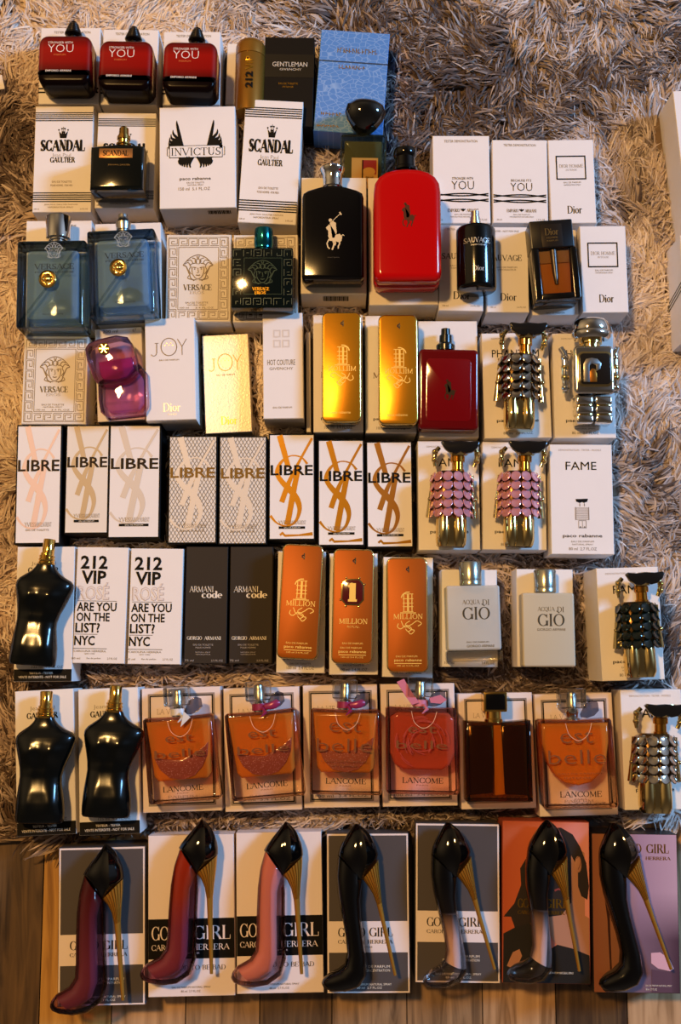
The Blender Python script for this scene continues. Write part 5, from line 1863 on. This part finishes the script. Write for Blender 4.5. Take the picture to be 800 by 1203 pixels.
# frosted flasks
def gio(label, anchor, z0, rot, k, clearbase):
    f = Flask('perfume_bottle', label, (558.5, 777), anchor, z0, 26, k, rot, group='frosted flasks')
    fr = liquid('frosted_glass_a' if clearbase else 'frosted_glass_b', 'eee6d8', 'd6d6cf' if clearbase else 'd0c6ac', .6 if clearbase else .8, rough=.3)
    g = f.g()
    g.slab(rrect(526, 687.5, 590, 764 if clearbase else 777, 3, 4), 0, 26, fr, 2.5, 3)
    gb = g
    if clearbase:
        g = f.g()
        g.slab(rrect(525.5, 764.3, 591, 777, 2, 3), 0, 26.2, glass('clear_glass', 'f4f1ea', .5), 2, 2)
        f.b(g, 'glass_base', label='clear thick glass base')
    g = gb
    ik = pbr('olive_black_ink', '3c382c', .4)
    g.text(serif('ACQUA', .12, .04), 545, 566, 704.5, 711, 26.15, ik)
    g.text(serif('DI', .12, .04), 569, 577, 704.5, 711, 26.15, ik)
    g.text(serif('GIO', .16, .05), 545, 577.5, 713, 728, 26.15, ik)
    g.stroke([(568, 709.5), (571.5, 712)], 1, 26.15, ik)
    if clearbase:
        small(g, 26.3, ik, [('EAU DE PARFUM', 549, 575, 753.5, 755.3), ('GIORGIO ARMANI', 549, 581, 757.5, 760.5)])
    else:
        small(g, 26.15, ik, [('GIORGIO ARMANI', 544, 578, 730.5, 733.5)])
    f.b(g, 'body')
    g = f.g()
    g.lathe([(688, 9), (687, 12), (686, 13.4), (681, 13.4), (680.4, 13.0), (680, 13.4), (660, 13.6), (658.6, 12.6), (658.2, 11)], 557, 13.5, pbr('satin_green_silver', 'a9aaa0', .24, .9), 32)
    f.b(g, 'cap', label='satin silver cap')
    return f


gio('frosted glass flask with silver cap and clear base, beside the orange bars', (558.5, 777), Z['gio0'], -1, 1, True)
gio('frosted cream flask with silver cap, left of the dark green figure', (646, 783.5), Z['gio1'], 0, .975, False)

# flasks with the smile shaped perfume chamber
CLEAR = glass('clear_cap_glass', 'fbfaf6', .45, edge='f2f0ec')


def smile(label, anchor, z0, rot, k, tint, body, dens, glit=None, ribbon=None, words=True, rose=False, capdx=0):
    f = Flask('perfume_bottle', label, (682.5, 948), anchor, z0, 38, k, rot, group='orange flasks with smile shaped chamber')
    g = f.g()
    g.slab([(637.5, 846), (640, 843.5), (681, 845), (721, 843.5), (723.5, 846), (727, 946), (724.5, 949), (641.5, 949), (639, 946)], 0, 38, glass('flask_glass_pink' if rose else 'flask_glass', 'fbefec' if rose else 'faf5f0', .75, edge='e4b4b0' if rose else 'e6c4ae'), 4, 3)
    gb = g
    lq = liquid('perfume_' + tint + body + str(int(dens * 100)), tint, body, dens)
    g = f.g()
    out = [(640.5, 848.5), (720.5, 848.5), (720, 872), (716.5, 893), (709, 909), (697, 919.5), (682, 923), (666, 919.5), (654, 909), (646.5, 893), (641, 872)]
    if glit:
        out = [(640.5, 848.5), (720.5, 848.5), (718, 880), (717, 916), (712, 922.5), (652, 922.5), (647, 916), (643.5, 880)]
    if rose:
        out = [(643, 856), (652, 850), (714, 850), (721, 858), (722, 900), (716, 914), (706, 920), (660, 920), (649, 914), (643, 900)]
    g.slab(out, 6, 31, lq, 4, 3)
    par_ = f.b(g, 'perfume', label='coloured perfume chamber')
    if glit:
        g = f.g()
        g.slab([(648, 892), (660, 895), (682, 898), (704, 888), (716, 878), (714, 894), (707, 908), (697, 918), (682, 922), (666, 918.5), (655, 908)], 31.2, 33, liquid('glitter_' + glit, 'e0a0a0', glit, .72, speck=.2), .8, 2)
        f.b(g, 'glitter', par_, label='pink glitter in the lower curve')
    g = gb
    z = 38.15
    ik = pbr('grey_brown_lettering', '7a4522', .5, spec=.1)
    if words:
        g.text(sans('est', -.01), 661, 700, 858, 872, z, ik)
        g.text(sans('belle', -.01), 646, 714, 880, 896.5, z, ik)
        small(g, z, ik, [("L'EAU DE PARFUM", 652, 708, 907, 909), ('INTENSE', 664, 696, 912, 914)])
    else:
        small(g, z, ik, [('est', 664, 698, 866, 875), ('belle', 650, 712, 884, 894)])
    g.text(serif('LANCOME', .15, .07), 658, 707, 928.5, 935.5, z, pbr('dark_lettering', '2a1d14', .5, spec=.1))
    small(g, z, ik, [('PARIS', 675, 689, 937, 938.6)])
    g.curve([(668, 848), (672, 862), (683, 869), (694, 862), (699, 848)], .6, z, pbr('glass_line', 'dfb08c', .3))
    f.b(g, 'body', label='clear thick glass body')
    if rose:
        g = f.g()
        rr2 = random.Random(2)
        for i in range(26):
            a = rr2.uniform(0, 6.28)
            r0 = rr2.uniform(8, 32)
            cx_, cy_ = 682 + r0 * math.cos(a) * .95, 886 + r0 * math.sin(a) * .9
            g.curve([(cx_ + 9 * math.cos(a + 1.4), cy_ + 9 * math.sin(a + 1.4)), (cx_ + 3 * math.cos(a), cy_ + 3 * math.sin(a)), (cx_ + 9 * math.cos(a - 1.4), cy_ + 9 * math.sin(a - 1.4))], .9, 38.1, pbr('rose_line', 'a33a2c', .3))
        f.b(g, 'rose_relief', label='rose petals relief')
    g = f.g()
    g.lathe([(846, 9), (843, 9), (842.4, 7.2), (838, 7.2), (837, 8), (833, 8), (832.4, 6.4), (829, 6.4)], 680 + capdx, 19, CHROME, 24)
    f.b(g, 'neck', label='silver neck')
    g = f.g()
    g.slab(rrect(664 + capdx, 807, 695 + capdx, 831, 2, 3), 4, 34, CLEAR, 2.5, 2)
    par_ = f.b(g, 'cap', label='clear cube cap')
    g = f.g()
    g.lathe([(830, 6.2), (818, 6.2), (817, 5.6), (812, 5.4), (811.4, 3)], 680 + capdx, 19, STEEL, 20)
    f.b(g, 'pump', par_, label='silver pump inside the cap')
    if ribbon:
        rb = pbr('ribbon_' + ribbon, ribbon, .3, .1)
        g = f.g()
        g.lathe([(843, 9.6), (842.6, 10.2), (835, 10.0), (834.6, 9.2)], 680 + capdx, 19, rb, 20)
        for sg in (-1, 1):
            p0 = (686 if sg > 0 else 674) + capdx
            if ribbon == 'd8d6d6':
                g.slab([(689, 838), (697, 846), (684, 857)], 38.5, 39.6, rb, .2, 1) if sg > 0 else None
                continue
            if rose:
                if sg < 0:
                    g.slab([(650, 813), (659, 809), (668, 824), (678, 838), (669, 841), (660, 829)], 30, 31, rb, .2, 1)
                    g.slab([(690, 832), (704, 828), (712, 834), (704, 839), (692, 838)], 29, 30, rb, .2, 1)
                continue
            g.sects([(p0, 836, p0, 842, 1.0, 30), (p0 + sg * 7, 834, p0 + sg * 7, 843, 2.4, 31), (p0 + sg * 15, 831, p0 + sg * 14, 842, 2.2, 31), (p0 + sg * 19, 834, p0 + sg * 19, 838, .8, 30)], 32, rb, 12) if sg > 0 else None
        g.tube([(684 + capdx, 840, 30), (687 + capdx, 846, 37), (681 + capdx, 851, 39.5)], [1.4, 2.4, .6], rb, 8)
        f.b(g, 'ribbon', label='ribbon tied round the neck')
    # sheer bow wing beside the cap
    g = f.g()
    g.sects([(688 + capdx, 838, 689 + capdx, 842, .4, 26), (694 + capdx, 826, 696 + capdx, 843, .6, 27), (703 + capdx, 821, 705 + capdx, 840, .6, 27), (710 + capdx, 824, 711 + capdx, 834, .3, 26)], 27, glass('sheer_grey', 'b9b4b8', .8, .2), 12)
    f.b(g, 'bow', label='sheer grey bow wing')
    return f


smile('orange glass flask with glitter and silver ribbon, beside the black torso flask', (216, 941.5), Z['lv0'], -4.5, .965, 'ffc070', 'f4a040', .46, 'a85c58', 'd8d6d6', False)
smile('orange glass flask full of pink glitter with magenta ribbon', (315, 937.5), Z['lv1'], -5, .985, 'ffc070', 'f4a040', .46, 'a85c58', '8e2450', False)
smile('clear orange glass flask with magenta ribbon, above the pink shoe flask row', (406, 933), Z['lv2'], 1, .96, 'ffc070', 'f4a040', .46, 'b46a58', '8e2450')
smile('rose red glass flask with rose relief and pink ribbon', (496.5, 932.5), Z['lv3'], 1, .975, 'f8b8a0', 'dc7050', .45, None, 'd07a90', False, True)
smile('orange glass flask with large lower case lettering, beside the silver scaled figure', (683, 949), Z['lv5'], -1, 1, 'ffbe68', 'f8a43c', .46, None, None, True, False)

# dark amber flask with square black cap
f = Flask('perfume_bottle', 'dark amber square flask with square black cap', (587, 942), (587, 942), Z['lv4'], 34, 1, 0)
g = f.g()
g.slab([(548, 847), (587, 849), (625.5, 846), (626.5, 942), (548, 942)], 0, 34, glass('amber_glass', 'f0d4a0', .6, edge='d8a050'), 3, 3)
f.b(g, 'body', label='amber glass body')
g = f.g()
DA = pbr('dark_brown_perfume', '2b1406', .08)
g.slab([(553, 853), (581, 853), (583, 900), (580, 932), (553, 935)], 4, 29, DA, 2, 2)
g.slab([(592, 853), (621, 852), (621.5, 935), (596, 934), (591, 900)], 4, 29, DA, 2, 2)
f.b(g, 'perfume', label='dark brown perfume')
g = f.g()
g.slab([(582, 852), (591, 852), (594, 934), (582, 935)], 5, 30, liquid('gold_amber', 'f8c860', 'f0a83c', .6), 1, 2)
f.b(g, 'centre_column', label='lighter amber centre')
g = f.g()
g.lathe([(849, 11), (845, 11), (844.4, 9.6), (836, 9.4)], 583.5, 17, GOLD, 24)
f.b(g, 'neck', label='gold neck')
g = f.g()
g.slab(rrect(570.5, 812, 598.5, 836, 1.5, 3), 3, 31, GOLD, 1.2, 2)
g.slab(rrect(573, 814.5, 596, 833.5, 1, 3), 30.6, 32.2, BLACKGLOSS, .5, 2)
f.b(g, 'cap', label='black cap with gold edge')

# ------------------------------------------------------------------ shoe flasks
CAPG = pbr('black_shoe_cap', '050404', .06, 0, 0, .5)
HEELG = pbr('old_gold_heel', 'c08a34', .25, .6)
SHA = dict(
    cap=[(333.2, 966.8, 335.4, 967.2, 1.5), (328.5, 973, 340.5, 971, 7), (323, 980, 346, 977, 11.5), (316.5, 988, 350, 985, 15), (311, 995.5, 353.4, 993, 17), (308, 1001, 354.8, 1001, 18), (312, 1007, 355.2, 1007, 18), (317, 1014, 350, 1013.5, 17), (323, 1022, 341.5, 1021, 14), (328.4, 1029.5, 332.4, 1029.4, 8)],
    body=[(310, 1000, 331, 1030, 13), (304, 1022, 333, 1038, 15), (301, 1045, 334, 1053, 16), (300, 1075, 334, 1078, 16), (300, 1103, 335, 1106, 16), (299, 1120, 335.5, 1130, 16), (292, 1131, 330, 1149, 17), (284, 1135.5, 315, 1160, 17), (277, 1139.5, 299, 1163, 15), (272, 1146, 283, 1161, 11), (270.5, 1151, 275, 1158.5, 6)],
    heel=[(330.5, 1031, 354.5, 1008, 11), (336, 1037, 354, 1024, 9.5), (341, 1047, 352.5, 1041, 7), (344, 1060, 351.5, 1057.5, 5), (346.4, 1085, 352.4, 1084, 4), (349.4, 1118, 354.4, 1117.6, 3.2), (352, 1148, 356, 1148, 2.8)],
    a=(316, 1100))
SHB = dict(
    cap=[(417.5, 969.4, 421.5, 969.6, 2), (413.5, 974, 427, 973.5, 7), (408.5, 981, 434, 980, 12), (403, 990, 439.5, 989, 15), (399, 998, 443, 997, 17), (397, 1006, 445.4, 1006, 18), (399, 1014, 443, 1014.5, 17), (406, 1024, 435.5, 1025, 15), (417, 1034.5, 428, 1035, 9)],
    body=[(397, 1007, 426, 1036, 14), (395, 1030, 425.5, 1044, 16), (396.5, 1052, 423.5, 1060, 16), (401, 1077, 424.5, 1080, 16), (405.5, 1102, 427.5, 1105, 16), (407.5, 1122, 430.5, 1128, 16), (405, 1136, 431, 1149, 16.5), (397, 1142.5, 423, 1162, 17), (387, 1147, 407, 1168, 15), (380, 1153, 391, 1167.5, 11), (377.5, 1158, 382, 1165.5, 6)],
    heel=[(426, 1035, 445.5, 1012, 11), (432, 1043, 446.5, 1028, 9), (438.5, 1053.5, 448, 1047, 7), (443, 1066, 449.4, 1063, 5), (448, 1086, 453, 1085, 4), (455.5, 1118, 460, 1117, 3.2), (463, 1150, 466.6, 1149.2, 2.8)],
    a=(420, 1100))


def shoe(label, sh, anchor, z0, rot, k, core, outer=None, split=None):
    """core = the coloured shaft; outer = the glass round it; split = ring from which the core narrows"""
    f = Flask('perfume_bottle', label, sh['a'], anchor, z0, 36, k, rot, group='high heel shoe flasks')
    zc = 18.5
    g = f.g()
    # leaf shaped cap, fuller on one side of a soft crease
    R = []
    for s in sh['cap']:
        L, Rr, t = np.array(s[:2]), np.array(s[2:4]), s[4]
        pts = []
        n = 28
        for q in range(n):
            an = 2 * math.pi * q / n
            u, w = math.cos(an), math.sin(an)
            w = w * (1 + .22 * math.exp(-((u - .45) / .16) ** 2))
            p = (L + Rr) / 2 + (Rr - L) / 2 * u
            pts.append((p[0], p[1], zc + t * w))
        R.append(pts)
    g.rings(R, CAPG)
    f.b(g, 'cap', smooth=38, label='black leaf shaped heel cap')
    S = sh['body']
    if outer is None:
        g = f.g()
        g.sects(S, zc, core, 28, .85)
        f.b(g, 'body', smooth=60)
    else:
        n0 = split if split is not None else 0
        C_ = []
        for q, s in enumerate(S[:-2] if split is None else S[:7]):
            L, Rr = np.array(s[:2]), np.array(s[2:4])
            d = Rr - L
            e = min(1.0, max(0.0, (q - n0) / 2.0))
            lo_, hi_ = L + d * .10 * e, Rr - d * (.30 if split is None else .24) * e
            C_.append((lo_[0], lo_[1], hi_[0], hi_[1], s[4] * (1 - .30 * e)))
        g = f.g()
        g.sects(C_, zc, core, 28, .85)
        f.b(g, 'body', smooth=60, label='coloured shaft')
        g = f.g()
        O = S[n0:] if n0 else S
        if n0:
            m0 = [(np.array(S[n0][q]) * .5 + np.array(S[n0 + 1][q]) * .5) for q in range(5)]
        g.sects(O, zc, outer, 28, .85)
        f.b(g, 'glass', smooth=60, label='clear glass round the shaft and toe')
    g = f.g()
    H = sh['heel']
    g.sects(H, zc, HEELG, 16, .9)
    par_ = f.b(g, 'heel', label='slim gold heel')
    # fine ribs on the fan of the heel
    g = f.g()
    for i in range(7):
        u = -.8 + 1.6 * i / 6
        pts = []
        for s in H[:4]:
            L, Rr = np.array(s[:2]), np.array(s[2:4])
            q = (L + Rr) / 2 + (Rr - L) / 2 * u
            pts.append((q[0], q[1], zc + s[4] * math.sqrt(max(0, 1 - u * u)) + .2))
        g.tube(pts, [.55, .5, .4, .25], GOLD, 6)
    f.b(g, 'heel_ribs', par_, label='fine gold ribs')
    return f


PLUM = grad('plum_glass', [(0, '84505c'), (.45, '864f5a'), (.8, '66302f'), (1, '45201c')], 'Y', .1, -.09, .10)
BERRY = grad('berry_glass', [(0, '9c5a66'), (.4, '9a5560'), (.62, 'b8582c'), (.85, 'be5220'), (1, '822c1a')], 'Y', .1, -.06, .10)
PINK = pbr('pink_gloss', 'dc9a92', .12, 0, .2)
BLK2 = pbr('black_shoe_gloss', '050404', .09, 0, 0, .45)
OMBRE = grad('black_to_blush', [(0, 'ecc8bc'), (.30, 'dcb4a8'), (.62, '120c0a'), (1, '050404')], 'Y', .1, -.035, .055)
GREYCL = glass('smoky_clear_glass', 'f2eeee', .7, edge='d6d2d2')
PLUMCL = glass('plum_clear_glass', 'e4c4d4', .7)
PINKCL = glass('pink_clear_glass', 'f4e2e4', .7)
shoe('plum glass high heel shoe flask, first in the bottom row', SHA, (102, 1131), Z['gg0'], -1.5, 1.03, PLUM, PLUMCL)
shoe('berry red glass high heel shoe flask, second in the bottom row', SHA, (210.5, 1098), Z['gg1'], 2, 1.01, BERRY, PLUMCL)
shoe('pink high heel shoe flask with black cap', SHA, (316, 1100), Z['gg2'], 0, 1, PINK, PINKCL)
shoe('all black high heel shoe flask on the grey and white carton', SHB, (420, 1100), Z['gg3'], 0, 1, BLK2)
shoe('black high heel shoe flask with clear toe, on the grey and white carton', SHB, (536, 1096), Z['gg4'], -3, .985, OMBRE, GREYCL, 3)
shoe('black high heel shoe flask with clear toe, on the coral carton', SHB, (641.5, 1093), Z['gg5'], 3.5, .985, OMBRE, GREYCL, 3)
shoe('all black high heel shoe flask on the mauve carton at the right end', SHB, (742, 1098), Z['gg6'], -6, 1.0, BLK2)

# small white paper tag at the left border
g = G(lambda V: V)
t0, t1, t2, t3 = P(-8, 90, .022), P(2, 88, .022), P(5.5, 104, .022), P(-6, 106, .022)
g.raw([tuple(t0), tuple(t1), tuple(t2), tuple(t3)] + [tuple(q - Vector((0, 0, .0012))) for q in (t0, t1, t2, t3)], [(0, 1, 2, 3), (4, 5, 6, 7), (0, 1, 5, 4), (1, 2, 6, 5), (2, 3, 7, 6), (3, 0, 4, 7)], WHITE)
tag(g.build('paper_tag', None, 0), 'small white paper tag on the fur at the left border', 'tag')

# ------------------------------------------------------------------ shaggy rug
edge = [P(-60, 994, 0), P(172, 978, 0), P(420, 968, 0), P(860, 957, 0)]
top = 1.25


def rug_edge(x):
    xs = [p.x for p in edge]
    ys = [p.y for p in edge]
    return np.interp(x, xs, ys)


rug = bpy.data.objects.new('shag_rug', None)
rug.location = (0, .4, ZF)
rug.empty_display_size = .05
COL.objects.link(rug)
tag(rug, 'long haired shaggy fur rug in beige, taupe and brown under the cartons', 'rug')
g = G(lambda V: V)
poly = [(p.x, p.y) for p in edge] + [(.72, .98), (-.72, .98)]
V = [(x, y - .4, ZF * 0 + .012) for x, y in poly] + [(x, y - .4, .0003) for x, y in poly]
n = len(poly)
V = [(x, y, z) for x, y, z in V]
g.raw(V, [tuple(range(n)), tuple(range(n, 2 * n))] + [(i, (i + 1) % n, n + (i + 1) % n, n + i) for i in range(n)], pbr('rug_backing', '7a6552', .95))
b_ = g.build('backing', rug, 0)

rng = np.random.default_rng(11)


def vnoise(x, y, sc, seed):
    r = np.random.default_rng(seed)
    N = 64
    T = r.random((N, N))
    u, v = x * sc + 17.3, y * sc + 9.1
    i, j = np.floor(u).astype(int), np.floor(v).astype(int)
    a, b = u - i, v - j
    a, b = a * a * (3 - 2 * a), b * b * (3 - 2 * b)
    q = lambda m_, n_: T[m_ % N, n_ % N]
    return (q(i, j) * (1 - a) + q(i + 1, j) * a) * (1 - b) + (q(i, j + 1) * (1 - a) + q(i + 1, j + 1) * a) * b


def inside(x, y, mrg):
    r = np.zeros(len(x), bool)
    for cx, cy, hw, hh, ct, st in FOOT:
        dx, dy = x - cx, y - cy
        u, v = dx * ct + dy * st, -dx * st + dy * ct
        r |= (np.abs(u) < hw + mrg) & (np.abs(v) < hh + mrg)
    return r


NT = 20000          # tufts
tx, ty = rng.uniform(-.62, .62, NT), rng.uniform(-.235, .95, NT)
# drop tufts that lie deep under the cartons
keep = ~inside(tx, ty, -.004) & (ty > rug_edge(tx) + .002)
tx, ty = tx[keep], ty[keep]
NT = len(tx)
B = 18
rep = lambda q: np.repeat(q, B)
ox, oy = rng.normal(0, .0062, NT * B), rng.normal(0, .0062, NT * B)
rx, ry = rep(tx) + ox, rep(ty) + oy
ang_f = (vnoise(tx, ty, 6.0, 1) - .5) * 2 * math.pi * 1.6 + (vnoise(tx, ty, 19.0, 2) - .5) * 3.4 - math.pi / 2
ang = rep(ang_f + rng.normal(0, .42, NT)) + rng.normal(0, .11, NT * B)
ln = rep(rng.uniform(.030, .052, NT)) * rng.uniform(.65, 1.1, NT * B)
hgt = rep(rng.uniform(.006, .017, NT)) * rng.uniform(.75, 1.1, NT * B)
wid = rng.uniform(.0018, .0040, NT * B)
crv = rep(rng.normal(0, .55, NT)) + rng.normal(0, .18, NT * B)
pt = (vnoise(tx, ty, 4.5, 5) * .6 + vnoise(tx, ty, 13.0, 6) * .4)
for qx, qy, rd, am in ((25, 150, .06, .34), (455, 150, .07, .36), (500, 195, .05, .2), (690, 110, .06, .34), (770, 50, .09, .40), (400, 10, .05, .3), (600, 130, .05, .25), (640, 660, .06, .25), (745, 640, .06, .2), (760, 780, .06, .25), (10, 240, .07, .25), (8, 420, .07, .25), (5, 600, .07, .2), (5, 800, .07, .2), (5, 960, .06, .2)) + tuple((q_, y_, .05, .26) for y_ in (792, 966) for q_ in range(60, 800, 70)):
    w_p = P(qx, qy, .01)       # darker spots of the fur; shade between the carton rows painted into its tone
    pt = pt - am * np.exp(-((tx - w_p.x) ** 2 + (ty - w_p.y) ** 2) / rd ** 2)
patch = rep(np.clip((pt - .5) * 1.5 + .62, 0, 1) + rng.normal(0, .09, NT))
grey = rep(np.clip((tx + .15) * 1.4 + .10, 0, .8) * .6 + vnoise(tx, ty, 3.0, 8) * .5)
for it in range(3):
    # where a hair would run into a carton, shorten it and turn it
    bad = np.zeros(len(rx), bool)
    for t in (0, .35, .7, 1.0):
        a_ = ang + crv * t
        bad |= inside(rx + np.cos(a_) * ln * t, ry + np.sin(a_) * ln * t, .0012)
    if it < 2:
        ln[bad] *= .62
        ang[bad] += rng.normal(0, 1.4, bad.sum())
    else:
        k_ = ~bad & (ry > rug_edge(rx))
        rx, ry, ang, ln, hgt, wid, crv, patch, grey, ox, oy = [q[k_] for q in (rx, ry, ang, ln, hgt, wid, crv, patch, grey, ox, oy)]
NB = len(rx)
NS = 5
t = np.linspace(0, 1, NS)[None, :]
A = ang[:, None] + crv[:, None] * t
cx_ = rx[:, None] + np.cumsum(np.cos(A), 1) / NS * ln[:, None] - ox[:, None] * .85 * t ** 1.4
cy_ = ry[:, None] + np.cumsum(np.sin(A), 1) / NS * ln[:, None]
cy_ -= oy[:, None] * .85 * t ** 1.4
cz_ = hgt[:, None] * (1 - (1 - t) ** 2.2) * (1 - .28 * t ** 3) + .0006
w_ = wid[:, None] * (1 - .92 * t ** 2.2) * .5
nx, ny = -np.sin(A), np.cos(A)
roll = rng.uniform(-.7, .7, NB)[:, None]
VV = np.empty((NB, NS, 2, 3))
for s_, sg in ((0, -1), (1, 1)):
    VV[:, :, s_, 0] = cx_ + sg * nx * w_ * np.cos(roll)
    VV[:, :, s_, 1] = cy_ + sg * ny * w_ * np.cos(roll)
    VV[:, :, s_, 2] = np.maximum(cz_ + sg * w_ * np.sin(roll), .0004)
VV[:, :, :, 1] -= .4
VV[:, :, :, 2] += .012
base = (np.arange(NB) * NS * 2)[:, None]
s_ = np.arange(NS - 1)[None, :] * 2
FF = np.stack([base + s_, base + s_ + 1, base + s_ + 3, base + s_ + 2], -1).reshape(-1, 4)
me = bpy.data.meshes.new('pile')
me.vertices.add(NB * NS * 2)
me.vertices.foreach_set('co', VV.reshape(-1))
nf = len(FF)
me.loops.add(nf * 4)
me.loops.foreach_set('vertex_index', FF.reshape(-1).astype(np.int32))
me.polygons.add(nf)
me.polygons.foreach_set('loop_start', (np.arange(nf) * 4).astype(np.int32))
me.polygons.foreach_set('loop_total', np.full(nf, 4, np.int32))
me.update(calc_edges=True)
me.polygons.foreach_set('use_smooth', np.ones(nf, bool))
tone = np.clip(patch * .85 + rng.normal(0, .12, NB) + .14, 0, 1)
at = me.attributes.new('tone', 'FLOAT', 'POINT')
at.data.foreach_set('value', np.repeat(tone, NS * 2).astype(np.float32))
at = me.attributes.new('hue', 'FLOAT', 'POINT')
at.data.foreach_set('value', np.repeat(np.clip(grey + rng.normal(0, .12, NB), 0, 1), NS * 2).astype(np.float32))
m, nn, ll = _new('fur')
bs = nn['Principled BSDF']
a1 = nn.new('ShaderNodeAttribute')
a1.attribute_name = 'tone'
a2 = nn.new('ShaderNodeAttribute')
a2.attribute_name = 'hue'
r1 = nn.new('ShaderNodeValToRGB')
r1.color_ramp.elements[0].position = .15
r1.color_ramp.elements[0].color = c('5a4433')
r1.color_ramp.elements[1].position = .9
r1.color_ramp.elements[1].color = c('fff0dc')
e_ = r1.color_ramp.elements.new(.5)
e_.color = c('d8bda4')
r2 = nn.new('ShaderNodeValToRGB')
r2.color_ramp.elements[0].position = .15
r2.color_ramp.elements[0].color = c('5c4e49')
r2.color_ramp.elements[1].position = .9
r2.color_ramp.elements[1].color = c('fcf2ec')
e_ = r2.color_ramp.elements.new(.5)
e_.color = c('d6c8c2')
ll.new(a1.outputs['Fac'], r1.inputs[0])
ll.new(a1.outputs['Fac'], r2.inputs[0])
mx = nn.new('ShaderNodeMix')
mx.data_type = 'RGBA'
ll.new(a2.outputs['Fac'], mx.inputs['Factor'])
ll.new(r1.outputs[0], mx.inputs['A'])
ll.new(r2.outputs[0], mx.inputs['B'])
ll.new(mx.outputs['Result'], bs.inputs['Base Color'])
bs.inputs['Roughness'].default_value = .55
bs.inputs['Sheen Weight'].default_value = .2
bs.inputs['Specular IOR Level'].default_value = .25
tl = nn.new('ShaderNodeBsdfTranslucent')
ll.new(mx.outputs['Result'], tl.inputs['Color'])
ms = nn.new('ShaderNodeMixShader')
ms.inputs[0].default_value = .25
ll.new(bs.outputs[0], ms.inputs[1])
ll.new(tl.outputs[0], ms.inputs[2])
ll.new(ms.outputs[0], nn['Material Output'].inputs['Surface'])
me.materials.append(m)
po = bpy.data.objects.new('pile', me)
po.parent = rug
po['kind'] = 'stuff'
COL.objects.link(po)
